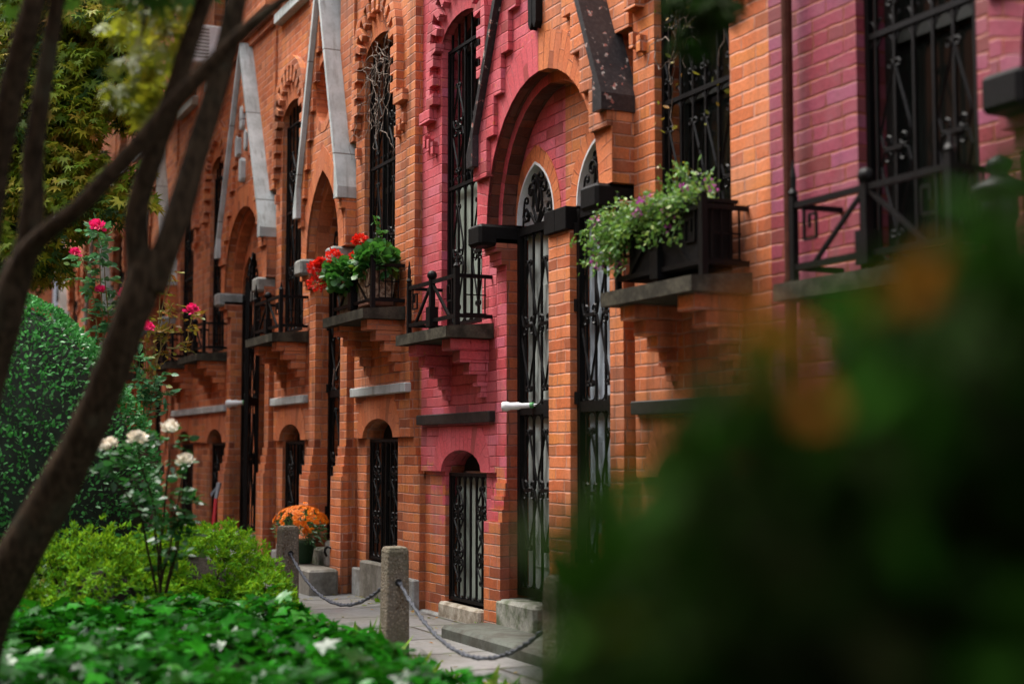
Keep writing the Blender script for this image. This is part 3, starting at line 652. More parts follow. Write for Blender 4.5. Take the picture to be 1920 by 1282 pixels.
    f.plate([seg_arch(xw - 0.33, xw + 0.33, wz1, 0.14)], fy, fy + 0.05)
    wo = f.build('upper_window', M['frame'], t); MB().box(xw - 0.29, xw + 0.29, fy + 0.02, fy + 0.028, w2z + 0.05, wz1).build('pane', M['glass'], wo)
    MB().bevbox(xw - 0.44, xw + 0.44, yp - 0.075, yp + 0.1, w2z - 0.11, w2z, 0.008).build('upper_window_sill', M['zinc'], t)
    MB().box(xa, xb, yp + 0.62, 6.0, -0.1, zt).build('rear_rooms', M['dark'], t)

def gate(t, x0, x1, z0, zt, y, zmid, head_rise, hinge='l', lock=True, name='door_gate'):
    w = 0.032; fr = MB()
    fr.box(x0, x0 + w, y - 0.018, y + 0.018, z0, zt).box(x1 - w, x1, y - 0.018, y + 0.018, z0, zt)
    for z, hh in ((z0, 0.05), (zmid - 0.025, 0.06), (zt - 0.055, 0.05)): fr.box(x0 + w, x1 - w, y - 0.015, y + 0.015, z, z + hh)
    hx = x1 if hinge == 'r' else x0
    for z in (z0 + 0.25, zmid + 0.02, zmid + 0.55, zt - 0.15): fr.lathe((hx, y - 0.02, z), [(0.016, 0), (0.016, 0.07)], 8)
    g = fr.build(name, M['iron'], t)
    n = 4; xs = [x0 + w + (x1 - x0 - 2 * w) * (k + 0.5) / n for k in range(n)]; b = MB(); sc = MB(); gp = (x1 - x0 - 2 * w) / n
    for x in xs: b.box(x - 0.0065, x + 0.0065, y - 0.0065, y + 0.0065, z0 + 0.04, zt - 0.04)
    b.build('bars', M['iron'], g)
    ends = [x0 + w] + xs + [x1 - w]
    for z, up in ((zt - 0.055, -1), (zmid - 0.025, -1), (zmid + 0.035, 1), (z0 + 0.05, 1)):
        arclets(sc, ends, y, z, up, 0.006, 0.03); sc.build('rail_ornament', M['iron'], g); sc = MB()
    for x in (x0 + w + gp, x1 - w - gp):
        for za, zb in ((zmid + 0.14, zt - 0.24), (z0 + 0.30, zmid - 0.14)): motif(sc, x, y - 0.005, za, zb, gp * 0.88, 0.0085); sc.build('scrollwork', M['iron'], g); sc = MB()
    # crest in the arched head
    c = (x0 + x1) / 2; hw_ = (x1 - x0) / 2
    for s in (-1, 1):
        sc.tube([(c, y, zt), (c + s * hw_ * 0.25, y, zt + head_rise * 0.30), (c + s * hw_ * 0.20, y, zt + head_rise * 0.6)] + spiral(c + s * hw_ * 0.34, zt + head_rise * 0.62, 0.050, R(180) if s > 0 else 0, 1.1, -s, y), 0.010, 5)
        sc.tube([(c + s * hw_ * 0.1, y, zt)] + spiral(c + s * hw_ * 0.62, zt + head_rise * 0.22, 0.055, R(180) if s > 0 else 0, 1.2, s, y), 0.010, 5)
        sc.tube([(c, y, zt + head_rise * 0.2), (c + s * 0.03, y, zt + head_rise * 0.55)] + spiral(c + s * 0.045, zt + head_rise * 0.80, 0.040, R(200) if s > 0 else R(-20), 1.1, -s, y), 0.010, 5)
        sc.tube([(c + s * hw_ * 0.8, y, zt), (c + s * hw_ * 0.75, y, zt + head_rise * 0.35)] + spiral(c + s * hw_ * 0.60, zt + head_rise * 0.45, 0.03, 0 if s > 0 else R(180), 1.0, s, y), 0.007, 5)
    sc.build('crest', M['iron'], g)
    if lock: MB().bevbox(x1 - 0.13, x1 - 0.01, y - 0.03, y + 0.025, zmid - 0.05, zmid + 0.06, 0.006).build('lock_box', M['iron'], g)
    return g

def gable(t, h, gc, sides, half, R1, dbl, zo, cop, cap, inlay=None, pointed=False, gates=True, alcove='white_brick'):
    """one gabled doorway bay, or the half of it that belongs to this house"""
    m, mf, yp = h['m'], h['mf'], h['yp']
    zs = 2.52 + zo; zk = 2.92 + zo; slope = 2.27 if dbl else 3.25; za = zk + half * slope
    R2 = R1 - 0.055; R3 = R2 - 0.0; fy0, by0, cy0 = -0.13, -0.162, -0.205
    pa = lambda r, n=18: (pt_arch(0, r, zs, r * 1.62, 9) if pointed else [(r * math.cos(math.pi * k / n), zs + (r * 1.10) * math.sin(math.pi * k / n)) for k in range(n + 1)])
    def half_pts(pts): return [p for p in pts if p[0] > -1e-6][:]       # from right spring up to the crown
    fld, bnd, o2, ty, vs, pil, cp, cpg, pan, vd = MB(), MB(), MB(), MB(), MB(), MB(), MB(), MB(), MB(), MB()
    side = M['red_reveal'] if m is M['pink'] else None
    iw, ow = (0.655, 0.80) if dbl else (0.335, 0.50)                    # pilaster
    py = yp - 0.03
    for s in sides:
        X = lambda u, s=s: gc + s * u
        P = lambda pts: [(X(u), z) for u, z in pts]
        a1 = half_pts(pa(R1)); a1[-1] = (0.0, a1[-1][1])
        oc = [] if dbl else [(0.20 * math.cos(R(q)), 4.14 + 0.27 * math.sin(R(q))) for q in range(-90, 91, 12)]
        fld.plate([P(a1[:] + oc + [(0.0, za - 0.05), (half - 0.002, zk), (half - 0.002, zs)])], fy0, 0.30 if dbl else 0.02)
        if not dbl: fld.plate([P([(0.0, zs + 0.75), (half - 0.01, zs + 0.75), (half - 0.01, zk + 0.44), (0.25, zk + 1.1), (0.0, zk + 1.5)])], 0.06, 0.15)
        # stair-stepped band under the coping
        st = [(half, zk), (half, zk - 0.10)]; z = zk - 0.10; pts = []
        while True:
            u = half - max(0.0, z + 0.27 - zk) / slope - (0.13 if dbl else 0.05)
            if u < 0.05: break
            pts += [(u, z), (u, z + 0.24)]; z += 0.24
        low = max(half - 0.155, R1 + 0.02)
        stair = [(max(u, 0.0), zz) for u, zz in pts]
        bp = [(half - 0.004, zk - 0.10)] + [(0.0, za - 0.06)] + [(0.0, z)] + list(reversed(stair))
        bp = [(half - 0.004, zk - 0.10), (half - 0.004, zk), (0.0, za - 0.06), (0.0, z)] + list(reversed(stair))
        bnd.plate([P(bp)], by0, fy0 + 0.01)
        # outer ring of rubbed brick
        ro = half_pts(pa(R1 + (0.20 if dbl else 0.13))); ro[-1] = (0.0, ro[-1][1])
        ro = [(min(u, half - 0.004), z) for u, z in ro]
        vs.arcband(0, 0, P(a1), P(ro), fy0 - 0.004, fy0 + 0.02)
        a2 = half_pts(pa(R2)); a2[-1] = (0.0, a2[-1][1]); a2o = half_pts(pa(R1 + 0.04)); a2o[-1] = (0.0, a2o[-1][1])
        o2.arcband(0, 0, P(a2), P(a2o), -0.052, 0.05)
        # tympanum with the arched head of the doorway
        d0, d1 = (0.14, R2 - 0.02) if dbl else (0.0, R2 - 0.03)
        hr = 0.36 if dbl else 0.5
        edge = half_pts(pa(R2 + 0.02)); edge[-1] = (0.0, edge[-1][1])
        if dbl:
            head = [(u, z) for u, z in pt_arch((d0 + d1) / 2, (d1 - d0) / 2, zs, hr, 7)]
            ty.plate([P([(R2 + 0.02, zs)] + edge[1:] + [(0.0, zs), (d0, zs)] + list(reversed(head))[1:-1] + [(d1, zs)])], 0.045, 0.16)
            hi = pt_arch((d0 + d1) / 2, (d1 - d0) / 2, zs, hr, 7); hoo = pt_arch((d0 + d1) / 2, (d1 - d0) / 2 + 0.085, zs, hr + 0.10, 7)
            hoo = [(min(max(u, 0.0), R2), z) for u, z in hoo]
            vd.arcband(0, 0, P(hi), P(hoo), 0.041, 0.06)
            if alcove == 'white_brick': MB().arcband(0, 0, P([(u, z - 0.001) for u, z in pt_arch((d0 + d1) / 2, (d1 - d0) / 2 - 0.012, zs, hr - 0.018, 7)]), P([(u, z) for u, z in pt_arch((d0 + d1) / 2, (d1 - d0) / 2 - 0.001, zs, hr - 0.001, 7)]), 0.039, 0.124).build('white_arch_edge', M['white'], t)
        else:
            hd = half_pts(pt_arch(0, d1, zs, hr + 0.1, 7)); hd[-1] = (0.0, hd[-1][1])
            ty.plate([P([(R2 + 0.02, zs)] + edge[1:] + list(reversed(hd)))], 0.045, 0.16)
        # pilaster: shaft, corbelled head, stepped foot
        pil.plate([P([(iw, -0.1), (ow, -0.1), (ow, zs - 0.33), (iw, zs - 0.33)])], py, 0.30)
        for j, (dz, e) in enumerate(((0.33, 0.0), (0.25, 0.035), (0.17, 0.07))):
            pil.plate([P([(iw, zs - dz + 0.0005), (ow + e, zs - dz + 0.0005), (ow + e, zs - dz + 0.08), (iw, zs - dz + 0.08)])], py - e * 1.0, 0.30)
        zf = 0.70 + zo
        for j, (zz, e) in enumerate(((zf + 0.22, 0.012), (zf + 0.14, 0.026), (zf + 0.06, 0.042), (zf - 0.02, 0.060))):
            pil.plate([P([(iw - e * 0.6, -0.1), (ow + e, -0.1), (ow + e, zz), (iw - e * 0.6, zz)])], py - e, py + 0.02 - e * 0.3)
        pil.plate([P([(ow - 0.01, -0.1), (half, -0.1), (half, zs), (ow - 0.01, zs)])], yp + 0.05, 0.30)
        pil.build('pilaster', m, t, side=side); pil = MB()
        if dbl: MB().plate([P([(0.0, -0.1), (0.135, -0.1), (0.135, zs - 0.14), (0.0, zs - 0.14)])], 0.0, 0.30).build('centre_pier', M['orange'], t)
        # capitals
        u0, u1 = (0.655, 0.845) if dbl else (0.33, 0.53)
        xs_ = sorted((X(u0), X(u1)))
        cp.bevbox(xs_[0], xs_[1], -0.215, 0.10, zs - 0.135, zs - 0.001, 0.018)
        cp.build('capital', M[cap], t); cp = MB()
        if dbl:
            xs_ = sorted((X(-0.0), X(0.14))); MB().bevbox(xs_[0], xs_[1], -0.03, 0.10, zs - 0.139, zs - 0.003, 0.004).build('pier_capital', M[cap], t)
        # coping with its kneeler
        th = 0.048 * math.sqrt(1 + slope * slope)
        cz0, cz1 = zk + 0.04, za + 0.04
        poly = [(0.0, cz1 + th * 0.55), (half + 0.002, cz0 + th * 0.55 - 0.06), (half + 0.002, cz0 - 0.07), (half - 0.11, cz0 - 0.07), (half - 0.11, cz0 + 0.11 * slope - th * 0.45), (0.0, cz1 - th * 0.45)]
        cpg.plate([P([(0.0, cz1 + th * 0.40), (half - 0.06, cz0 + 0.06 * slope + th * 0.40), (half + 0.012, cz0 + 0.03), (half + 0.012, cz0 - 0.06), (half - 0.085, cz0 - 0.06), (half - 0.085, cz0 + 0.085 * slope - th * 0.45), (0.0, cz1 - th * 0.45)])], cy0, 0.02)
        # pier panel that rises behind the gable
        pu = 0.0 if dbl else 0.24
        pan.plate([P([(pu, zk + 0.45), (half - 0.015, zk + 0.45), (half - 0.015, za + 0.05), (pu, za + 0.05)])], yp - 0.022, 0.28)
        for j in range(3): pan.plate([P([(0.0, za + 0.05 + j * 0.075 + 0.001), (half + 0.0 + j * 0.03, za + 0.05 + j * 0.075 + 0.001), (half + 0.0 + j * 0.03, za + 0.125 + j * 0.075), (0.0, za + 0.125 + j * 0.075)])], yp - 0.06 - j * 0.045, 0.28)
        pan.plate([P([(0.0, za + 0.277), (half - 0.01, za + 0.277), (half - 0.01, 9.5), (0.0, 9.5)])], yp - 0.02, 0.28)
        pan.plate([P([(0.0, zs + 0.9), (half - 0.0, zs), (half - 0.0, zk + 0.449), (0.0, zk + 0.449)])], 0.20, 0.29)
        # back of the doorway
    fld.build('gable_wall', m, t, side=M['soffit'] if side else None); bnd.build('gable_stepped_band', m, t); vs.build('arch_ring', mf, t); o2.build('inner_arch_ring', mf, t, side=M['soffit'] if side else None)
    ty.build('tympanum', m, t); cpg.build('gable_coping', M[cop], t); pan.build('pier_panel', m, t)
    if vd.v: vd.build('door_arch_head', M['orange_fine'], t)
    al = MB(); dr = MB(); zd = 0.22 + zo * 0.4
    for s in (sides if dbl else (1,)):
        if dbl: x0, x1 = sorted((gc + s * 0.15, gc + s * 0.652))
        else: x0, x1 = gc - 0.335, gc + 0.335
        ad = 0.55 if not dbl or alcove == 'orange' else 0.125
        al.box(x0 - 0.03, x1 + 0.03, ad, ad + 0.03, zd, zs + 0.55)
        if ad > 0.2: al.box(x0 - 0.04, x0, 0.165, ad - 0.001, zd, zs + 0.55).box(x1, x1 + 0.04, 0.165, ad - 0.001, zd, zs + 0.55).box(x0, x1, 0.165, ad - 0.001, zs + 0.50, zs + 0.54)
        xa_, xb_ = (x0 + 0.06, x1 - 0.06)
        if h.get('door'):
            dr.box(xa_, xb_, ad - 0.035, ad - 0.001, zd + 0.02, zs - 0.05)
            for z in (zd + 0.2, zd + 1.15): dr.bevbox(xa_ + 0.07, xb_ - 0.07, ad - 0.043, ad - 0.034, z, z + 0.75, 0.006)
    al.build('door_alcove', M[alcove], t)
    if dr.v: 
        d_ = dr.build('door', M[h['door']], t); MB().ball((x1 - 0.12, ad - 0.045, zd + 1.0), 0.016).build('door_knob', M['lead'], d_)
    MB().bevbox(x0 - 0.02, x1 + 0.02, -0.10, 0.56, -0.06, zd, 0.02).build('threshold', M[h.get('thr', 'mossystone')], t)
    if gates:
        for s in (sides if dbl else (1,)):
            if h.get('ajar'): continue
            if dbl: x0, x1 = sorted((gc + s * 0.143, gc + s * 0.648))
            else: x0, x1 = gc - 0.328, gc + 0.328
            gate(t, x0, x1, zd + 0.02, zs - 0.02, 0.058, 1.36 + zo, 0.34 if dbl else 0.5, 'r' if s < 0 else 'l')
    if inlay:
        b = MB(); mz = zs + (1.44 if dbl else 1.3); 
        for s in sides:
            y0 = -0.175
            if s == sides[0]:
                pass
            b.add(*cham(gc + s * 0.17, mz, 0.045, 0.11, y0))
            for zc in (mz + 0.26, mz - 0.27):
                b.add(*cham(gc + s * 0.028, zc, 0.024, 0.12, y0))
        b.build('gable_inlay', M[inlay], t)
    if cop == 'blackchip': pass

def cham(x, z, hx, hz, y):
    """upright lozenge-ended stone"""
    pts = [(x - hx, z - hz * 0.7), (x, z - hz), (x + hx, z - hz * 0.7), (x + hx, z + hz * 0.7), (x, z + hz), (x - hx, z + hz * 0.7)]
    vs = [(p[0], y, p[1]) for p in pts] + [(p[0], -0.12, p[1]) for p in pts]; n = 6
    return vs, [tuple(range(n))] + [(k + n, (k + 1) % n + n, (k + 1) % n, k) for k in range(n)] + [tuple(range(2 * n - 1, n - 1, -1))]

# ------------------------------------------------------------------ the row of houses
LEFT = dict(yp=-0.045, zo=0.24)
HOUSES = [
 dict(label='purple painted brick row house with a black downpipe, nearest the camera', m='purple', mf='purple', gc=-2.93, s=(-1,), xw=-4.35, xa=-5.31, xb=-3.80, yp=0.0, zo=-0.11, cop='blackchip', cap='blackstone', strip='slab', sill='sillstone', bal=(-4.84, -3.86), door='darkdoor'),
 dict(label='orange brick row house with a planter of purple flowers on its balcony', m='orange', mf='orange_fine', gc=-7.40, s=(1,), xw=-5.97, xa=-6.53, xb=-5.31, yp=0.0, zo=0.0, cop='blackchip', cap='blackstone', strip='lead', sill='sillstone', bal=(-6.30, -5.46), inlay='blackstone', thr='mossystone', door='bluedoor', cols=(0, 2, 3, 5), dbar=-0.03),
 dict(label='bright pink painted brick row house with black stone trim', m='pink', mf='pink_fine', gc=-7.40, s=(-1,), xw=-8.84, xa=-9.55, xb=-8.27, yp=0.0, zo=0.0, cop='blackchip', cap='blackstone', strip='lead', sill='sillstone', bal=(-9.20, -8.31), inlay='blackstone', door='greendoor', curtain=2.93, st0=-9.54, st1=-8.29),
 dict(label='orange brick row house with a narrow pointed doorway and red geraniums', m='orange', mf='orange_fine', gc=-11.48, s=(-1, 1), half=0.60, R1=0.44, dbl=False, xw=-10.33, xa=-10.88, xb=-9.55, cop='zinc', cap='greystone', strip='zinc', sill='stepstone', bal=(-10.68, -9.75), notch=0.11, st1=-9.655, alcove='orange', door='darkdoor', pointed=True, dbar=0.16, **LEFT),
 dict(label='orange brick row house between the pointed doorway and the round doorway', m='orange', mf='orange_fine', gc=-14.05, s=(1,), ajar=True, xw=-12.64, xa=-13.18, xb=-12.08, cop='zinc', cap='greystone', strip='zinc', sill='concrete', bal=(-12.98, -12.10), inlay='zinc', alcove='orange', door='darkdoor', dbar=0.16, **LEFT),
 dict(label='orange brick row house with an air conditioner in its upper window', m='orange', mf='orange_fine', gc=-14.05, s=(-1,), xw=-15.46, xa=-16.2, xb=-14.92, cop='zinc', cap='greystone', strip='zinc', sill='concrete', bal=(-15.85, -14.95), inlay='zinc', alcove='orange', door='darkdoor', **LEFT),
 dict(label='orange brick row house just beyond the one with the air conditioner', m='orange', mf='orange_fine', gc=-18.37, s=(1,), xw=-16.95, xa=-17.5, xb=-16.2, cop='zinc', cap='greystone', strip='zinc', sill='concrete', bal=(-17.4, -16.5), alcove='orange', door='darkdoor', **LEFT),
 dict(label='orange brick row house behind the forked tree trunk, beyond the grey gable', m='orange', mf='orange_fine', gc=-18.37, s=(-1,), xw=-19.78, xa=-20.5, xb=-19.24, cop='zinc', cap='greystone', strip='zinc', sill='concrete', bal=(-20.2, -19.3), alcove='orange', door='darkdoor', **LEFT),
 dict(label='orange brick row house seen past the rose canes, third from the far end', m='orange', mf='orange_fine', gc=-22.7, s=(1,), xw=-21.28, xa=-21.83, xb=-20.5, cop='zinc', cap='greystone', strip='zinc', sill='concrete', bal=(-21.7, -20.8), alcove='orange', door='darkdoor', **LEFT),
 dict(label='orange brick row house seen past the maple leaves, second from the far end', m='orange', mf='orange_fine', gc=-22.7, s=(-1,), xw=-24.1, xa=-24.85, xb=-23.57, cop='zinc', cap='greystone', strip='zinc', sill='concrete', bal=(-24.5, -23.6), alcove='orange', door='darkdoor', **LEFT),
 dict(label='orange brick row house at the far end of the row', m='orange', mf='orange_fine', gc=-27.0, s=(1,), xw=-25.6, xa=-26.13, xb=-24.85, cop='zinc', cap='greystone', strip='zinc', sill='concrete', bal=(-26.0, -25.1), alcove='orange', door='darkdoor', **LEFT),
]
for h in HOUSES:
    h['m'] = M[h['m']]; h['mf'] = M[h['mf']]
    t = thing('row_house', h['label'], 'house', (h['xw'], 0.0, 0.0), 'houses along the mews')
    bay(t, h)
    dbl = h.get('dbl', True)
    gable(t, h, h['gc'], h['s'], h.get('half', 0.875), h.get('R1', 0.73), dbl, h['zo'], h['cop'], h['cap'], h.get('inlay'), h.get('pointed', False), True, h.get('alcove', 'white_brick'))
    gs = h['s']; g0, g1 = h['gc'] + (min(gs) if len(gs) > 1 else min(gs[0], 0)) * h.get('half', 0.875), h['gc'] + (max(gs) if len(gs) > 1 else max(gs[0], 0)) * h.get('half', 0.875)
    MB().box(g0, g1, 0.62, 6.0, -0.1, 9.5).build('rear_rooms', M['dark'], t)
    MB().box(min(g0, h['xa']), max(g1, h['xb']), -0.02, 6.0, 9.51, 9.7).build('roof', M['lead'], t)
    h['t'] = t
HR2, HR, HP, HA, HB, HC = (h['t'] for h in HOUSES[:6])
# pointed-doorway house: oculus in its gable, and toothed right-hand corner
b = MB(); oc, oz = -11.48, 4.14
ci = [(oc + 0.20 * math.cos(2 * math.pi * k / 24), oz + 0.27 * math.sin(2 * math.pi * k / 24)) for k in range(25)]
co = [(oc + 0.27 * math.cos(2 * math.pi * k / 24), oz + 0.345 * math.sin(2 * math.pi * k / 24)) for k in range(25)]
b.arcband(oc, oz, ci, co, -0.134, 0.05); b.build('oculus_ring', M['orange_fine'], HA)
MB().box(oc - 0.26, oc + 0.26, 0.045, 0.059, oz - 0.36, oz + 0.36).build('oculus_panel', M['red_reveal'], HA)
b = MB()
for z0, z1, e in ((0.0, 0.94, 0.0), (0.94, 1.01, 0.03), (1.01, 1.08, 0.022), (1.08, 1.15, 0.012)):
    pass
b.plate([[(-9.72, 2.05), (-9.552, 2.05), (-9.552, 9.5), (-9.72, 9.5)]], -0.0585, 0.02)
b.build('corner_strip', M['orange'], HA)
# downpipe on the purple house
dp = MB().tube([(-5.09, -0.06, -0.02), (-5.09, -0.06, 9.4)], 0.024, 10)
for z in (0.6, 1.8, 3.15, 4.4): dp.lathe((-5.09, -0.06, z), [(0.03, 0), (0.03, 0.05)], 10)
dp.build('downpipe', plain('dark_maroon_pipe', (0.070, 0.022, 0.014), 0.8, 0.3, spec=0.1), HR2)

# house across the far end of the mews
t = thing('end_house', 'sunlit pale red brick house across the far end of the mews, behind the maple', 'house', (-34, -6, 0))
b = MB(); wl = []
for k in range(7):
    y = -14.5 + k * 2.6
    for z in (0.8, 3.6, 6.4): wl.append((y, z))
def yz(poly): return poly
b.box(-40, -34.0, -18, 3, -0.1, 10.5)
b.build('wall', M['orange'], t)
for y in [-17.2 + 0.87 * k for k in range(23)]: 
    pass
pr = MB()
for k in range(24): pr.box(-34.002, -33.86, -18 + k * 0.9, -17.7 + k * 0.9, -0.05, 10.0)
pr.build('brick_piers', M['orange'], t)
for y, z in wl:
    w_ = MB().box(-33.99, -33.84, y - 0.42, y - 0.36, z, z + 1.8).box(-33.99, -33.84, y + 0.36, y + 0.42, z, z + 1.8).box(-33.99, -33.84, y - 0.42, y + 0.42, z + 1.8, z + 1.87).box(-33.99, -33.82, y - 0.5, y + 0.5, z - 0.09, z).box(-33.99, -33.86, y - 0.36, y + 0.36, z + 0.86, z + 0.92).build('window', M['white'], t)
    MB().box(-33.99, -33.90, y - 0.36, y + 0.36, z, z + 1.8).build('pane', M['glass'], w_)

# unseen row added behind the camera, tall and near to block low sky
t = thing('sky_blocking_row', 'unseen brick row added behind the camera to block low sky light', 'house', (-10, -13, 0))
MB().box(-33.5, 16, -22, -13, -0.1, 12.5).build('wall', M['orange'], t)

# ------------------------------------------------------------------ things on and by the houses
# air conditioner
acx, acy, acz = -15.40, -0.28, 5.27
t = thing('air_conditioner', 'white window air conditioner in the upper window above the grey gable', 'air conditioner', (acx, acy, acz))
MB().bevbox(acx - 0.30, acx + 0.30, acy - 0.20, acy + 0.24, acz, acz + 0.42, 0.02).build('housing', M['white'], t)
g = MB()
for k in range(9): g.box(acx + 0.301, acx + 0.312, acy - 0.17, acy + 0.02, acz + 0.05 + k * 0.038, acz + 0.066 + k * 0.038)
g.build('side_vent', M['greystone'], t)
g = MB().box(acx - 0.26, acx + 0.26, acy - 0.212, acy - 0.202, acz + 0.04, acz + 0.38); g.build('rear_grille', M['dark'], t)

# front steps
def stepblock(name, label, x0, x1, y0, y1, h, mat):
    o = MB().bevbox(x0, x1, y0, y1, -0.03, h, 0.02).build(name, mat); return tag(o, label, 'step')
stepblock('door_step', 'worn pale stone step in front of the pointed doorway, under the flower pot', -12.05, -10.86, -0.40, -0.165, 0.20, M['stepstone'])
stepblock('door_step', 'low dark green stone step in front of the double doorway of the pink house', -8.12, -6.35, -0.44, -0.108, 0.075, M['darkstep'])
stepblock('door_step', 'grey stone step at the foot of the double doorway, behind the yellow green bush', -14.85, -13.25, -0.42, -0.11, 0.16, M['concrete'])

# stone with an iron hook beside the pot
t = thing('boot_scraper_stone', 'rounded grey stone block with a dark iron hook, beside the orange flowers', 'stone block', (-11.22, -0.07, 0.20))
b = MB(); b.plate([[(-11.35, 0.20), (-11.11, 0.20), (-11.13, 0.36)] + [(-11.23 + 0.10 * math.cos(math.pi * k / 8), 0.365 + 0.035 * math.sin(math.pi * k / 8)) for k in range(1, 8)] + [(-11.33, 0.36)]], -0.13, -0.03)
b.build('block', M['greystone'], t)
MB().tube([(-11.15, -0.135, 0.345), (-11.19, -0.15, 0.355), (-11.24, -0.155, 0.335), (-11.25, -0.155, 0.305), (-11.23, -0.145, 0.275)], 0.010, 5).build('hook', M['iron'], t)

# iron newel in front of the purple house
nx_, ny_ = -3.56, -0.34
t = thing('iron_newel', 'stout black iron newel post with a domed cap, at the far right edge', 'post', (nx_, ny_, 0))
MB().lathe((nx_, ny_, 0), [(0.085, 0), (0.085, 0.12), (0.055, 0.16), (0.050, 1.86), (0.062, 1.88), (0.062, 1.95)], 12).build('shaft', M['iron'], t, True)
MB().lathe((nx_, ny_, 1.951), [(0.085, 0), (0.092, 0.012), (0.085, 0.03), (0.045, 0.05), (0.030, 0.065), (0.046, 0.085), (0.040, 0.115), (0.006, 0.135)], 14).build('cap', M['iron'], t, True)

# rolled papers tucked in gates
def rolled(label, p, q, r, colr, name='rolled_newspaper'):
    t = thing(name, label, 'newspaper', p); d = (Vector(q) - Vector(p)); n = 9
    MB().tube([Vector(p) + d * (k / n) for k in range(n + 1)], [r * (1.35 - 0.95 * (k / n)) * (1 + 0.14 * math.sin(k * 2.1)) for k in range(n + 1)], 9).build('roll', M['white'], t, True)
    MB().tube([Vector(p) + d * 0.80, Vector(p) + d * 0.90], r * 0.80, 9).build('printed_band', colr, t, True)
M['printgreen'] = plain('green_print', (0.10, 0.35, 0.12), 0.6, 0.3, 25, 0)
rolled('white rolled newspaper stuck through the gate of the pink house', (-7.96, -0.10, 1.385), (-7.80, 0.055, 1.392), 0.022, M['printgreen'])
rolled('pale green folded paper stuck through the gate of the double doorway beyond the marigold pot', (-14.66, -0.11, 1.61), (-14.47, 0.05, 1.625), 0.032, M['printgreen'])
t = thing('door_tag', 'small white tag hung on the narrow pointed gate', 'tag', (-11.42, -0.02, 1.72))
MB().add([(-11.46, -0.03, 1.64), (-11.39, -0.06, 1.67), (-11.36, -0.06, 1.80), (-11.43, -0.03, 1.77), (-11.46, -0.027, 1.64), (-11.39, -0.057, 1.67), (-11.36, -0.057, 1.80), (-11.43, -0.027, 1.77)], [(0, 1, 2, 3), (7, 6, 5, 4), (0, 4, 5, 1), (1, 5, 6, 2), (2, 6, 7, 3), (3, 7, 4, 0)]).build('card', M['white'], t)
MB().tube([(-11.395, -0.03, 1.78), (-11.38, 0.0, 1.86), (-11.37, 0.02, 1.93)], 0.003, 4).build('string', M['vine'], t)

# gate of the double doorway beyond, standing ajar on its hinges at the centre pier
t = thing('open_gate', 'black iron gate leaf standing ajar at the double doorway beyond the orange flowers', 'gate', (-13.905, -0.005, 0.0))
gate(t, -13.905, -13.405, 0.34, 2.74, -0.005, 1.60, 0.34, 'l', name='gate_leaf'); t.rotation_euler = (0, 0, R(-27))

# bare vines in the window guards
def vines(label, xw, y, z0, z1, n, seed):
    r = random.Random(seed); b = MB()
    for k in range(n):
        x = xw + r.uniform(-0.34, 0.30); z = z1 - r.random() ** 2 * (z1 - z0) * 0.45; yy = y - r.uniform(0.02, 0.10); pts = []; a = r.uniform(-3.6, 0.4)
        for j in range(r.randint(7, 20)):
            pts.append((x, yy, z)); a += r.uniform(-0.9, 0.9); a = a * 0.94 - 1.57 * 0.06
            x += 0.042 * math.cos(a); z += 0.042 * math.sin(a); yy += r.uniform(-0.02, 0.018); x = min(max(x, xw - 0.42), xw + 0.34); yy = min(max(yy, y - 0.16), y - 0.01)
        b.tube(pts, [0.0034 * (1 - 0.6 * j / len(pts)) for j in range(len(pts))], 4)
    o = b.build('bare_vine', M['vine']); return tag(o, label, 'vine')
vines('pale bare vine tangled in the tall window above the red geraniums', -10.33, 0.0, 3.1, 4.16, 40, 3)
vines('thin dry vine with a few leaves in the tall window above the purple flowers', -5.97, 0.055, 2.2, 4.0, 40, 8)
n = 60; P = np.stack([nrg.uniform(-6.28, -5.68, n), nrg.uniform(-0.03, 0.03, n), nrg.uniform(2.3, 4.0, n)], 1)
tag(leaves('withered_leaves', 'oval', P, rdir(n, -0.6), rdir(n), nrg.uniform(0.02, 0.045, n), L['roseyellow']), 'withered yellow leaves caught in the window guard above the purple flowers', 'leaves', kind='stuff')

# ------------------------------------------------------------------ plants in pots
def bouquet(parent, c, rx, ry, rz, n, size, shape, mat, z0=0.0, up=0.6, name='foliage'):
    d = rdir(n, 0.4); r = nrg.random(n) ** 0.4
    P = np.array(c) + d * r[:, None] * np.array([rx, ry, rz])
    T = d + rdir(n) * 0.7; N = rdir(n, 1.5)
    return leaves(name, shape, P, T, N, nrg.uniform(0.7, 1.25, n) * size, mat, parent)
def flower_head(parent, c, r, n, size, mat, name='flower', shape='petal', flat=1.0):
    d = rdir(n, 0.15); P = np.array(c) + d * r * np.array([1, 1, flat]) * (0.55 + 0.45 * nrg.random((n, 1)))
    return leaves(name, shape, P, d + rdir(n) * 0.9, rdir(n), nrg.uniform(0.7, 1.2, n) * size, mat, parent)
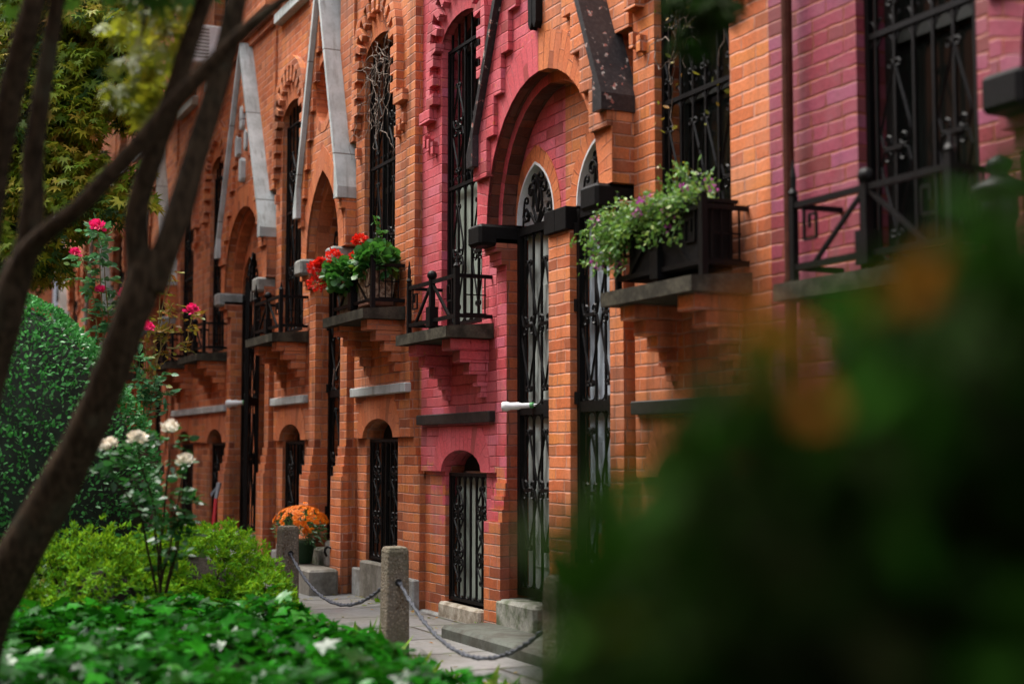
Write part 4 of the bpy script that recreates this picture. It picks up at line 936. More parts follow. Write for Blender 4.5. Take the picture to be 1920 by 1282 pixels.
# orange chrysanthemums on the step
pc = Vector((-11.55, -0.27, 0.20))
t = thing('flower_pot', 'round pot of orange chrysanthemums on the stone step, behind the pebbled post', 'potted flowers', pc)
MB().lathe(pc, [(0.085, 0), (0.10, 0.02), (0.12, 0.16), (0.13, 0.17), (0.13, 0.195), (0.10, 0.195)], 18).build('pot', plain('green_pot', (0.014, 0.045, 0.016), 0.5, 0.2, 9, 0.1), t, True)
bouquet(t, pc + Vector((0, 0, 0.27)), 0.27, 0.21, 0.16, 620, 0.05, 'lance', L['rose'])
P, T, N, S = [], [], [], []
for k in range(205):
    d = rdir(1, 0.8)[0]; d[2] = abs(d[2]) * 0.95 + 0.16; d /= np.linalg.norm(d)
    if k > 188: c = np.array([0.31 + 0.035 * nrg.normal(), -0.05 + 0.02 * nrg.normal(), 0.33 + 0.045 * nrg.normal()])
    else: c = d * np.array([0.29, 0.23, 0.17]) + np.array([0, 0, 0.30])
    c = c + np.array(pc); nn = d / np.linalg.norm(d); u = np.cross(nn, [0.3, 0.2, 0.9]); u /= np.linalg.norm(u); w = np.cross(nn, u)
    for ring, (m_, ln, lift) in enumerate(((9, 0.023, 0.15), (7, 0.015, 0.6))):
        for j in range(m_):
            a = 2 * math.pi * j / m_ + ring * 0.3; q = u * math.cos(a) + w * math.sin(a)
            P.append(c); T.append(q + nn * lift); N.append(nn); S.append(ln)
leaves('flower', 'petal', P, T, N, S, L['orangeflower'], t)

# geraniums and two planters on the balcony of the pointed-doorway house
t = thing('stone_planter', 'rough beige stone planter on the balcony under leafy geraniums', 'planter', (-9.92, -0.20, 2.17))
px0, pyy, pz0 = -9.96, -0.20, 2.17
def rough():
    s = NT('rough_cast_stone'); P_ = s.pos(); n1 = s.noise(P_, 28, 4, 0.6); n2 = s.noise(P_, 80, 3)
    return s.bsdf(s.mix(s.smooth(n1, 0.42, 0.58), (0.16, 0.10, 0.06), (0.46, 0.36, 0.26)), 0.9, s.bump(s.m('ADD', n1, s.m('MULTIPLY', n2, 0.3)), 1.0, 0.02), 0.2)
MB().add([(px0 - 0.10, pyy - 0.085, pz0 + 0.05), (px0 + 0.10, pyy - 0.085, pz0 + 0.05), (px0 + 0.10, pyy + 0.09, pz0 + 0.05), (px0 - 0.10, pyy + 0.09, pz0 + 0.05), (px0 - 0.13, pyy - 0.10, pz0 + 0.27), (px0 + 0.13, pyy - 0.10, pz0 + 0.27), (px0 + 0.13, pyy + 0.11, pz0 + 0.27), (px0 - 0.13, pyy + 0.11, pz0 + 0.27)],
         [(3, 2, 1, 0), (4, 5, 6, 7), (0, 1, 5, 4), (1, 2, 6, 5), (2, 3, 7, 6), (3, 0, 4, 7)]).build('body', rough(), t)
MB().bevbox(px0 - 0.115, px0 + 0.115, pyy - 0.10, pyy + 0.10, pz0, pz0 + 0.048, 0.01).build('saucer', plain('terracotta', (0.20, 0.085, 0.05), 0.8, 0.3), t)
g2 = Vector((-10.36, -0.19, 2.17))
t2 = thing('glass_planter', 'mint green box planter in a pale frame behind the balcony rail', 'planter', g2)
mint = plain('mint_glaze', (0.20, 0.36, 0.30), 0.25, 0.3, 5, 0.05, col2=(0.10, 0.21, 0.17))
MB().bevbox(g2.x - 0.23, g2.x + 0.18, g2.y - 0.06, g2.y + 0.09, g2.z, g2.z + 0.24, 0.01).build('body', mint, t2)
f = MB()
for z in (0.0, 0.205): f.box(g2.x - 0.24, g2.x + 0.19, g2.y - 0.075, g2.y - 0.061, g2.z + z, g2.z + z + 0.035)
for x in (-0.24, 0.16): f.box(g2.x + x, g2.x + x + 0.03, g2.y - 0.0745, g2.y - 0.061, g2.z + 0.035, g2.z + 0.205)
f.build('frame', M['sillstone'], t2)
def geranium(label, c, n, spread, heads, tall=None):
    t = thing('geranium', label, 'potted flowers', c, 'geraniums on the balcony')
    bouquet(t, c, spread[0], spread[1], spread[2], int(n * 1.5), 0.058, 'round', L['geranium'])
    st = MB()
    for hx, hy, hz, r in heads:
        q = Vector(c) + Vector((hx, hy, hz)); st.tube([Vector(c), (Vector(c) + q) / 2 + Vector((0, 0, 0.03)), q], 0.005, 4)
        flower_head(t, q, r * 0.86, 150, 0.030, L['red'], 'flower_head', 'petal', 0.8)
    if tall:
        for q in tall: st.tube([Vector(c), Vector(c) + Vector(q)], 0.004, 4)
        Pq = np.array([np.array(c) + np.array(q) for q in tall for _ in range(7)]) + nrg.normal(size=(7 * len(tall), 3)) * 0.02
        leaves('shoot_leaves', 'oval', Pq, rdir(len(Pq)), rdir(len(Pq), 1), 0.05, L['geranium'], t)
    st.build('stems', M['greenstem'], t)
geranium('geranium leaning left over the rail with four round red flower heads', Vector((-10.40, -0.28, 2.44)), 260, (0.34, 0.16, 0.12), [(-0.30, -0.15, 0.10, 0.068), (-0.33, -0.13, -0.02, 0.082), (-0.06, -0.08, 0.16, 0.064), (-0.25, -0.13, 0.13, 0.045)])
geranium('leafy geranium in the stone planter with a red flower high on a stalk', Vector((-9.97, -0.20, 2.50)), 300, (0.24, 0.15, 0.14), [(-0.19, -0.06, 0.19, 0.055), (-0.27, -0.06, 0.07, 0.052)], [(0.02, 0, 0.30), (0.10, 0.02, 0.22)])

# dark planter with a trailing plant on the balcony of the near orange house
pb = Vector((-5.88, -0.15, 1.95))
t = thing('balcony_planter', 'long black planter box behind the balcony rail under purple flowers', 'planter', pb)
MB().bevbox(pb.x - 0.30, pb.x + 0.35, pb.y - 0.09, pb.y + 0.10, pb.z, pb.z + 0.30, 0.012).build('box', M['blackstone'], t)
MB().box(pb.x - 0.315, pb.x + 0.365, pb.y - 0.105, pb.y + 0.115, pb.z + 0.301, pb.z + 0.318).build('rim', M['blackstone'], t)
t = thing('trailing_plant', 'trailing plant with small purple flowers spilling over the black planter', 'plant', pb + Vector((0, 0, 0.3)))
P, T = [], []; vi = []; st = MB()
for k in range(80):
    a = nrg.uniform(-0.36, 0.34); p = np.array([pb.x + a, pb.y - nrg.uniform(-0.05, 0.12), pb.z + 0.29]); d = np.array([-0.7 * nrg.random() - (0.55 if a < 0 else 0.0) * nrg.random(), -0.55 * nrg.random(), 0.65 * nrg.random()]); pts = [p.copy()]
    ln = 12 if a < -0.05 else 8
    for j in range(ln):
        p = p + d * 0.030; d = d + np.array([-0.01, -0.01, -0.15]) + nrg.normal(size=3) * 0.12; d /= np.linalg.norm(d); d[1] = max(d[1], -0.5); pts.append(p.copy())
        for _ in range(7): P.append(p + nrg.normal(size=3) * 0.020); T.append(d + nrg.normal(size=3) * 0.9)
    st.tube(pts, 0.0025, 3)
    if k % 3 == 0: vi.append(pts[-1])
    if k % 7 == 0: vi.append(pts[len(pts) // 2] + nrg.normal(size=3) * 0.03)
leaves('foliage', 'oval', P, T, rdir(len(P), 1.0), nrg.uniform(0.016, 0.032, len(P)), L['trail'], t); st.build('stems', M['greenstem'], t)
for q in vi:
    dv = rdir(16, 0.3); leaves('flower', 'petal', np.array(q) + dv * 0.011, dv, rdir(16), 0.019, L['violet'], t)
tp = Vector((-5.72, -0.16, 2.26)); P = []; T = []
t = thing('upright_plant', 'taller thin green plant standing in the black planter by the window guard', 'plant', tp); st = MB()
for k in range(6):
    p = np.array(tp); d = np.array([nrg.normal() * 0.4, nrg.normal() * 0.15, 1.0]); pts = [p.copy()]
    for j in range(6):
        p = p + d * 0.032; d = d + nrg.normal(size=3) * 0.1; pts.append(p.copy())
        P.append(p); T.append(rdir(1, 0.5)[0])
    st.tube(pts, 0.003, 3)
leaves('foliage', 'oval', P, T, rdir(len(P), 1), nrg.uniform(0.025, 0.045, len(P)), L['trail'], t); st.build('stems', M['greenstem'], t)

# ------------------------------------------------------------------ posts and ropes
POSTS = [(-9.99, -0.84, 'pebbled concrete post by the orange flowers, half hidden by the bush'), (-7.51, -0.965, 'pebbled concrete post standing clear in the middle of the path edge'), (-5.43, -1.005, 'dark concrete post nearest the camera, blurred beside the shrub')]
proto = None
def make_post():
    t = thing('stone_post', POSTS[0][2], 'post', (0, 0, 0), 'posts along the path')
    b = MB(); prof = [(0.070, -0.1), (0.067, 0.0), (0.061, 0.565), (0.055, 0.585), (0.046, 0.590)]; n = 4; vs = []
    for r, z in prof:
        for sx, sy in ((-1, -1), (1, -1), (1, 1), (-1, 1)):
            c = 0.007
            vs += [(sx * r, sy * (r - c), z), (sx * (r - c), sy * r, z)] if sx * sy > 0 else [(sx * (r - c), sy * r, z), (sx * r, sy * (r - c), z)]
    m = 8; fs = [(k * m + j, k * m + (j + 1) % m, (k + 1) * m + (j + 1) % m, (k + 1) * m + j) for k in range(len(prof) - 1) for j in range(m)] + [tuple(range((len(prof) - 1) * m, len(prof) * m))]
    b.add(vs, fs).build('shaft', M['pebble'], t)
    MB().lathe((0, 0, 0.40), [(0.001, 0)], 4)
    h_ = MB().tube([(-0.068, 0, 0.40), (0.068, 0, 0.40)], 0.020, 10).build('rope_hole', M['dark'], t)
    return t
pt = make_post()
posts = [pt]
for x, y, lb in POSTS[1:]:
    c = pt.copy(); COL.objects.link(c); c['label'] = lb; posts.append(c)
    for ch in pt.children:
        d = ch.copy(); COL.objects.link(d); d.parent = c
for o, (x, y, lb), rz in zip(posts, POSTS, (0.06, -0.04, 0.05)): o.location = (x, y, 0); o.rotation_euler = (0, 0.012, rz)
def rope(a, b_, sag, label):
    bb = MB(); n = 40
    for strand in (0, 1):
        pts = []
        for k in range(n + 1):
            t = k / n; z = 0.40 - sag * 4 * t * (1 - t); ang = t * 95 + strand * math.pi
            pts.append((a[0] + (b_[0] - a[0]) * t + 0.007 * math.cos(ang) * 0.3, a[1] + (b_[1] - a[1]) * t + 0.007 * math.cos(ang), z + 0.007 * math.sin(ang)))
        bb.tube(pts, 0.0075, 6)
    return tag(bb.build('sagging_rope', M['rope'], None, True), label, 'rope', 'ropes between the posts')
rope((-9.92, -0.84), (-7.59, -0.965), 0.235, 'grey twisted rope sagging from the flower-pot post to the clear middle post')
rope((-7.43, -0.965), (-5.50, -1.005), 0.27, 'grey twisted rope sagging from the middle post to the dark blurred post')
rope((-5.36, -1.005), (-3.2, -1.02), 0.25, 'grey twisted rope running on from the dark post behind the shrub')
rope((-12.4, -0.8), (-10.06, -0.84), 0.25, 'grey twisted rope leaving the half hidden post behind the bush')

n = 420; x = nrg.uniform(-12, -4, n); q = nrg.random(n); y = np.where(q < 0.45, -0.06 - np.abs(nrg.normal(size=n)) * 0.10, np.where(q < 0.8, -1.08 + nrg.normal(size=n) * 0.08, nrg.uniform(-1.0, -0.1, n)))
keep = ~((x > -8.15) & (x < -6.3) & (y > -0.47)); x, y = x[keep], y[keep]; n = len(x)
tag(leaves('fallen_leaves', 'oval', np.stack([x, y, np.full(n, 0.006)], 1), rdir(n) * np.array([1, 1, 0.12]), rdir(n) * 0.35 + np.array([0, 0, 1.0]), nrg.uniform(0.018, 0.045, n), L['roseyellow']), 'dry yellow brown leaves scattered along the path', 'fallen leaves', kind='stuff')
n = 500; c = nrg.integers(0, 16, n); cx_ = np.linspace(-10.5, -4.6, 16) + nrg.uniform(-.2, .2, 16); cy_ = np.where(nrg.random(16) < 0.5, -0.05, -1.0) + nrg.uniform(-.05, .2, 16) * 0.4
tag(leaves('grass_tufts', 'lance', np.stack([cx_[c] + nrg.normal(size=n) * 0.035, cy_[c] + nrg.normal(size=n) * 0.02, np.zeros(n)], 1), rdir(n, 0.7) * np.array([1, 1, 0.5]) + np.array([0, 0, 0.3]), rdir(n), nrg.uniform(0.03, 0.07, n), L['azalea']), 'small tufts of grass growing in the joints of the path', 'grass', kind='stuff')

# ------------------------------------------------------------------ garden
def ellshell(n, c, rx, ry, rz, inner=0.75, lump=0.12, seed=1, zmin=-1.0):
    d = rdir(n * 2); d = d[d[:, 2] > zmin][:n]
    ph = np.random.default_rng(seed).random((6, 3)) * 6
    k = sum(np.sin(d @ (np.random.default_rng(seed + j).normal(size=3) * 4.0) + ph[j, 0]) for j in range(6)) / 6
    r = (1 + lump * k * 2.0) * (inner + (1 - inner) * nrg.random(len(d)) ** 0.5)
    return np.array(c) + d * r[:, None] * np.array([rx, ry, rz]), d
# topiary
tc = Vector((-8.95, -2.80, 0.0))
t = thing('topiary_bush', 'tall clipped dark green evergreen dome behind the white roses', 'bush', tc)
prof = [(0.86, 0.05), (0.87, 0.45), (0.84, 0.85), (0.76, 1.20), (0.62, 1.48), (0.42, 1.75), (0.22, 1.94), (0.02, 2.04)]
n = 20000; z = nrg.random(n) ** 0.85 * 2.03; r = np.interp(z, [p[1] for p in prof], [p[0] for p in prof]); a = nrg.random(n) * 2 * math.pi
rr = r * (0.93 + 0.09 * nrg.random(n)) + 0.03 * np.sin(a * 7 + z * 9) * r
P = np.stack([tc.x + rr * np.cos(a), tc.y + rr * np.sin(a), z], 1); D = np.stack([np.cos(a), np.sin(a), np.full(n, 0.55)], 1)
leaves('foliage', 'oval', P, D + rdir(n) * 0.9, rdir(n, 0.8) + D, nrg.uniform(0.020, 0.038, n), L['box'], t)
MB().lathe(tc, [(p[0] * 0.88, p[1] * 0.97) for p in prof], 24).build('dark_core', plain('dark_core_fill', (0.006, 0.013, 0.006), 0.95), t, True)  # added solid dark core blocking the view through the leaves

def azalea(label, c, rx, ry, rz, n, seed, mat='azalea', size=0.034):
    c = Vector(c); t = thing('azalea_bush', label, 'bush', (c.x, c.y, 0), 'small bushes in the garden bed')
    P, d = ellshell(int(n / 9), c, rx, ry, rz, 0.55, 0.30, seed, -0.55)
    P[:, 2] += 0.035 * np.sin(P[:, 0] * 23 + seed) * np.cos(P[:, 1] * 19) + np.where(nrg.random(len(P)) < 0.18, nrg.random(len(P)) * 0.07, 0)
    P = P[P[:, 2] > 0.04]; d = d[:len(P)]
    MB().lathe((c.x, c.y, c.z - rz * 0.95), [(rx * f, rz * h2) for f, h2 in ((0.40, 0.0), (0.58, 0.35), (0.62, 0.75), (0.48, 1.1), (0.25, 1.35), (0.02, 1.45))], 14).build('dark_core', M['soil'], t, True)  # added solid dark core for the shade low in the bush
    # rosettes of small leaves
    k = 9; Pc = np.repeat(P, k, axis=0); ax = np.repeat(np.stack([d[:, 0] * 0.6, d[:, 1] * 0.6, np.abs(d[:, 2]) + 0.5], 1), k, axis=0)
    T = rdir(len(Pc)) + ax * 0.8; base = np.repeat(nrg.random(len(P)), k)
    hgt = (Pc[:, 2] - (c.z - rz)) / (2 * rz)
    leaves('foliage', 'lance', Pc + rdir(len(Pc)) * 0.012, T, ax + rdir(len(Pc)) * 0.5, nrg.uniform(0.7, 1.3, len(Pc)) * size, L[mat], t, np.clip(base * 0.6 + nrg.random(len(Pc)) * 0.4, 0, 1))
    st = MB()
    for j in range(22):
        q = Vector(P[j * 3 % len(P)]); b0 = Vector((c.x + rng.uniform(-.1, .1), c.y + rng.uniform(-.1, .1), -0.02)); mid = b0.lerp(q, 0.55) + Vector((0, 0, -0.04)); st.tube([b0, mid, q], [0.009, 0.006, 0.003], 4)
    st.build('stems', M['bark'], t)
azalea('yellow green azalea bush in front of the clipped dome', (-7.75, -2.50, 0.36), 0.46, 0.42, 0.34, 12500, 21)
azalea('bright yellow green azalea bush beside the pebbled post', (-8.24, -1.90, 0.35), 0.48, 0.42, 0.34, 14500, 35)
azalea('low bright bush with drooping tips at the path edge', (-7.87, -1.60, 0.20), 0.34, 0.22, 0.22, 5600, 41)
azalea('dark low bush in the shade at the foot of the forked trunk', (-8.0, -3.05, 0.30), 0.46, 0.40, 0.30, 6500, 52, 'hosta', 0.030)

# ivy bed
n = 6800
x = nrg.uniform(-8.6, -3.9, n * 3); y = nrg.uniform(-4.6, -1.15, n * 3)
edge = -1.40 - 0.10 * np.sin(x * 3.1) - 0.06 * np.sin(x * 7.3); keep = y < edge; x, y, edge = x[keep][:n], y[keep][:n], edge[keep][:n]
z = 0.335 + 0.050 * np.sin(x * 4.1 + 1) * np.cos(y * 5.3) + 0.03 * np.sin(x * 9 + y * 7) + nrg.normal(size=len(x)) * 0.026
z *= np.clip((edge - y) / 0.50, 0.12, 1.0) ** 0.6; z = np.maximum(z, 0.02)
nn = len(x)
T = np.stack([nrg.normal(size=nn), nrg.normal(size=nn) + 0.2, nrg.normal(size=nn) * 0.35 - 0.1], 1)
o = leaves('ivy_bed', 'ivy', np.stack([x, y, z], 1), T, rdir(nn) * 0.55 + np.array([0.1, -0.05, 1.0]), nrg.uniform(0.035, 0.105, nn), L['ivy'])
pass
tag(o, 'glossy dark green ivy covering the bed in the foreground', 'ivy', kind='stuff')
# strap-leaved plants along the edge
for j, (x, y, lb, s) in enumerate(((-8.02, -1.36, 'yellowing strap-leaved plant at the path edge below the azalea', 0.16), (-6.9, -1.30, 'clump of green and yellow strap leaves at the foot of the middle post', 0.17), (-5.35, -1.42, 'fresh green leafy clump at the corner of the ivy bed', 0.15), (-6.1, -1.40, 'small clump of strap leaves between the middle post and the corner of the ivy', 0.15), (-5.0, -1.50, 'clump of pointed green leaves nearest the camera at the ivy edge', 0.15))):
    t = thing('strap_leaved_plant', lb, 'plant', (x, y, 0.0), 'leafy clumps along the path edge'); n = 34
    d = rdir(n, 0.9); d[:, 2] = np.abs(d[:, 2]); P = np.array([x, y, 0.03]) + nrg.normal(size=(n, 3)) * np.array([0.10, 0.05, 0.01])
    P[:, 2] = 0.02 + np.abs(nrg.normal(size=n)) * 0.05
    leaves('foliage', 'lance', P, d, rdir(n, 1), nrg.uniform(0.7, 1.3, n) * s, L['hosta'], t)

# roses
def rose_bush(label, base, canes, blooms, mat, leafm, nleaf, leafsize=0.045, caneM='twig', bloomr=0.042, name='rose_bush'):
    t = thing(name, label, 'rose bush', base, 'rose bushes'); st = MB(); P = []; T = []
    for c in canes:
        pts = [Vector(p) for p in c]; fine = []
        for a, b_ in zip(pts[:-1], pts[1:]):
            for k in range(4): fine.append(a.lerp(b_, k / 4) + Vector((rng.uniform(-1, 1), rng.uniform(-1, 1), rng.uniform(-1, 1))) * 0.006)
        fine.append(pts[-1]); st.tube(fine, [0.0065 * (1 - 0.65 * k / len(fine)) for k in range(len(fine))], 5)
        for _ in range(nleaf):
            q = fine[int(len(fine) * (0.25 + 0.75 * rng.random() ** 0.8)) % len(fine)]; d = rdir(1, 0.1)[0]; d[2] *= 0.6
            for j in range(5):                                            # leaflets in fives on a short stalk
                s_ = (j // 2 + 1) * 0.030; sd = np.cross(d, [0, 0, 1]); P.append(np.array(q) + d * s_); T.append(d * 0.5 + sd * (1 if j % 2 else -1) if j < 4 else d)
    st.build('canes', M[caneM], t)
    leaves('foliage', 'oval', P, T, rdir(len(P), 1.8), nrg.uniform(0.7, 1.2, len(P)) * leafsize, L[leafm], t)
    for q, r in blooms:
        P2, T2, N2, S2 = [], [], [], []; r = r * 0.86
        for j in range(46):                                               # petals cupped about a centre
            f = (j + 0.5) / 46; a = j * 2.4; el = math.pi * (0.5 - 0.72 * f); d = np.array([math.cos(a) * math.cos(el), math.sin(a) * math.cos(el), math.sin(el)]) + nrg.normal(size=3) * 0.10
            P2.append(np.array(q) + d * r * 0.45 * np.array([1, 1, 0.7])); T2.append(d * 0.55 + np.array([0, 0, 0.65]) + nrg.normal(size=3) * 0.25); N2.append(-d + nrg.normal(size=3) * 0.2); S2.append(r * nrg.uniform(0.55, 0.85))
        leaves('bloom', 'petal', P2, T2, N2, S2, L[mat], t)
A = at
rose_bush('tall rose bush with red blooms rising behind the clipped dome', A(190, 900, 9.15), [[A(195, 900, 9.15), A(190, 700, 9.15), A(175, 560, 9.15), A(150, 480, 9.15)], [A(200, 900, 9.15), A(195, 640, 9.15), A(188, 520, 9.15), A(182, 432, 9.15)], [A(205, 900, 9.15), A(215, 690, 9.15), A(225, 600, 9.15), A(232, 560, 9.15)], [A(190, 880, 9.2), A(205, 650, 9.2), A(200, 540, 9.2), A(190, 470, 9.2)], [A(180, 860, 9.15), A(165, 690, 9.15), A(150, 620, 9.15)]],
          [(A(182, 428, 9.0), 0.070), (A(140, 476, 9.0), 0.050), (A(233, 555, 9.0), 0.065), (A(188, 545, 9.1), 0.045)], 'magenta', 'rosebright', 30, 0.058)
rose_bush('sparse rose bush with magenta blooms and yellow leaves before the brick houses', A(265, 830, 9.2), [[A(270, 830, 9.2), A(280, 720, 9.2), A(290, 640, 9.2), A(310, 560, 9.2), A(325, 492, 9.2)], [A(290, 680, 9.2), A(310, 640, 9.2), A(322, 570, 9.2)], [A(285, 730, 9.2), A(300, 655, 9.2), A(300, 550, 9.2)], [A(315, 652, 9.2), A(350, 652, 9.2), A(359, 590, 9.2)], [A(268, 800, 9.2), A(272, 700, 9.2), A(275, 625, 9.2)]],
          [(A(276, 617, 8.9), 0.060), (A(360, 584, 8.9), 0.062)], 'magenta', 'roseyellow', 12, 0.045)
rose_bush('leafy rose shoot low beside the forked trunk in front of the dark balconies', A(262, 840, 8.9), [[A(262, 840, 8.9), A(270, 760, 8.9), A(285, 735, 8.9), A(310, 740, 8.9)], [A(262, 840, 8.9), A(262, 720, 8.9), A(262, 670, 8.9)], [A(262, 840, 8.9), A(280, 770, 8.9), A(295, 700, 8.9)]], [], 'magenta', 'rosebright', 22, 0.05, 'greenstem')
rose_bush('rose bush with faded cream blooms in front of the clipped dome', A(300, 1110, 6.9), [[A(300, 1110, 6.9), A(290, 960, 6.7), A(268, 880, 6.6), A(257, 832, 6.5)], [A(300, 1110, 6.9), A(305, 980, 6.8), A(318, 870, 6.7), A(318, 815, 6.7)], [A(300, 1110, 6.9), A(330, 960, 6.8), A(346, 875, 6.8)], [A(295, 1110, 6.9), A(260, 960, 6.6), A(210, 890, 6.5), A(200, 850, 6.5)], [A(310, 1110, 6.9), A(340, 1000, 6.8), A(350, 930, 6.8)], [A(310, 1110, 6.9), A(330, 1020, 6.9), A(320, 930, 6.8)]],
          [(A(190, 840, 6.35), 0.050), (A(208, 834, 6.4), 0.042), (A(257, 826, 6.4), 0.056), (A(319, 806, 6.55), 0.056), (A(348, 866, 6.65), 0.052)], 'cream', 'rosedark', 16, 0.050, 'bark')

# dark paling fence and garden things by the far doorway
t = thing('paling_fence', 'dark paling fence beside the far low window', 'fence', (-16.3, -0.9, 0))
b = MB()
for k in range(9):
    x = -16.6 + k * 0.135; b.plate([[(x, 0.0), (x + 0.10, 0.0), (x + 0.10, 1.18), (x + 0.05, 1.26), (x, 1.18)]], -0.66, -0.635)
b.build('palings', M['darkdoor'], t)
MB().box(-16.65, -15.35, -0.634, -0.60, 0.25, 0.33).box(-16.65, -15.35, -0.634, -0.60, 0.9, 0.98).build('rails', M['darkdoor'], t)
hp = A(412, 905, 14.6)
t = thing('garden_loppers', 'pair of garden loppers with a red handle leaning on the brick pier', 'tool', hp)
MB().tube([A(400, 990, 14.5), A(405, 935, 14.6)], 0.020, 7).build('handle', plain('red_grip', (0.42, 0.012, 0.02), 0.5, 0.1), t)
MB().tube([A(405, 935, 14.6), A(411, 905, 14.65)], [0.018, 0.026], 7).add([tuple(A(411, 905, 14.65)), tuple(A(406, 915, 14.65)), tuple(A(394, 925, 14.6)), tuple(A(396, 932, 14.6))], [(0, 1, 3, 2)]).build('blade', plain('steel_blade', (0.30, 0.34, 0.38), 0.4, 0.1, metal=0.6), t)
bp = A(374, 1010, 14.4)
t = thing('green_bucket', 'pale green plastic tub behind the azalea near the red loppers', 'tub', bp)
MB().lathe((bp.x, bp.y, -0.02), [(0.12, 0), (0.15, 0.20), (0.16, 0.21), (0.16, 0.24), (0.14, 0.24)], 16).build('tub', plain('green_plastic', (0.12, 0.26, 0.06), 0.5, 0.1), t, True)
MB().lathe((bp.x, bp.y, 0.22), [(0.155, 0.0), (0.13, 0.06), (0.08, 0.10), (0.02, 0.11)], 16).build('lid', plain('green_lid', (0.16, 0.33, 0.08), 0.5, 0.1), t, True)

# ------------------------------------------------------------------ trees
def stem(b, path, n=8, far=1.0):
    path = [(p[0], p[1], p[2] * far, p[3]) for p in path]
    pts = [A(p[0], p[1], p[2]) for p in path]; rs = [p[3] * 0.84 * p[2] / FPX / 2 for p in path]; P = []; Rr = []
    for k in range(len(pts) - 1):                                       # Catmull-Rom through the points
        p0, p1, p2, p3 = pts[max(k - 1, 0)], pts[k], pts[k + 1], pts[min(k + 2, len(pts) - 1)]
        for j in range(5):
            u = j / 5; q = 0.5 * ((2 * p1) + (p2 - p0) * u + (2 * p0 - 5 * p1 + 4 * p2 - p3) * u * u + (3 * p1 - p0 - 3 * p2 + p3) * u ** 3)
            P.append(q); Rr.append((rs[k] * (1 - u) + rs[k + 1] * u) * (1 + rng.uniform(-0.05, 0.05)))
    P.append(pts[-1]); Rr.append(rs[-1]); b.tube(P, Rr, n)
def crown(t, clusters, per, size, matname, flat=0.5, name='crown'):
    P = []; T = []
    for c, r in clusters:
        d = rdir(per); q = np.array(c) + d * (nrg.random((per, 1)) ** 0.45) * r * np.array([1, 1, flat]); P.append(q)
        T.append(d * np.array([1, 1, 0.3]) + np.array([0, 0, -0.55]) + rdir(per) * 0.5)
    P = np.concatenate(P); T = np.concatenate(T)
    base = np.repeat(nrg.random(len(clusters)), per)
    return leaves(name, 'maple', P, T, rdir(len(P)) * 0.7 + np.array([0.45, -0.45, 0.65]), nrg.uniform(0.65, 1.2, len(P)) * size, L[matname], t, np.clip(base * 0.55 + nrg.random(len(P)) * 0.45, 0, 1))
base = A(-90, 1600, 4.85); base.z = 0
t = thing('forked_tree', 'dark forked tree trunk with crossing limbs in the left foreground', 'tree', base)
b = MB()
stem(b, [(-110, 1750, 3.4, 130), (-50, 1240, 3.3, 112), (20, 1070, 3.2, 108), (90, 945, 3.15, 98), (152, 830, 3.1, 88), (200, 720, 3.05, 82), (240, 610, 3.0, 82), (268, 530, 3.0, 86), (290, 470, 3.0, 70)], 10, 1.45)
stem(b, [(268, 560, 3.0, 66), (258, 470, 3.0, 56), (258, 390, 2.98, 52), (288, 290, 2.95, 50), (322, 190, 2.9, 48), (352, 90, 2.88, 42), (386, -10, 2.85, 38), (440, -220, 2.8, 30)], 10, 1.45)
stem(b, [(280, 545, 3.0, 70), (318, 450, 3.0, 62), (345, 370, 3.02, 58), (372, 275, 3.05, 54), (402, 180, 3.08, 52), (425, 90, 3.1, 50), (446, -10, 3.12, 46), (490, -230, 3.2, 36)], 10, 1.45)
b.build('trunk', M['bark'], t, True)
def fl(px, py, d): return A(px, py, d)
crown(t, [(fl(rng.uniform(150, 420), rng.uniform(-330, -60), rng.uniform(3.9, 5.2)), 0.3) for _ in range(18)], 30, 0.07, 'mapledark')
t = thing('crossing_tree', 'dark slender tree at the left edge with a limb crossing the forked trunk', 'tree', Vector((A(-190, 1700, 4.6).x, A(-190, 1700, 4.6).y, 0)))
b = MB()
stem(b, [(-190, 1700, 3.2, 95), (-90, 1000, 3.0, 90), (-20, 700, 2.95, 84), (20, 560, 2.9, 76), (38, 490, 2.9, 66)], 10, 1.45)
stem(b, [(20, 560, 2.9, 60), (48, 470, 2.88, 54), (62, 380, 2.86, 52), (62, 300, 2.85, 50), (78, 180, 2.82, 42), (95, 80, 2.8, 38), (108, -10, 2.78, 34), (125, -200, 2.75, 28)], 10, 1.45)
stem(b, [(20, 545, 2.9, 60), (55, 470, 2.85, 50), (95, 430, 2.8, 44), (150, 388, 2.75, 42), (205, 330, 2.72, 42), (262, 268, 2.7, 42), (320, 200, 2.68, 40), (378, 140, 2.66, 38), (430, 85, 2.64, 34), (480, 40, 2.62, 28), (545, -10, 2.6, 22), (660, -90, 2.55, 14)], 10, 1.45)
stem(b, [(-60, 700, 2.9, 70), (-30, 480, 2.8, 64), (-10, 330, 2.75, 62), (12, 220, 2.7, 60), (34, 120, 2.66, 58), (60, 20, 2.62, 55), (100, -120, 2.6, 45)], 10, 1.45)
b.build('trunk', M['bark'], t, True)
crown(t, [(fl(rng.uniform(-150, 260), rng.uniform(-350, -50), rng.uniform(3.9, 5.0)), 0.3) for _ in range(18)], 30, 0.07, 'mapledark')
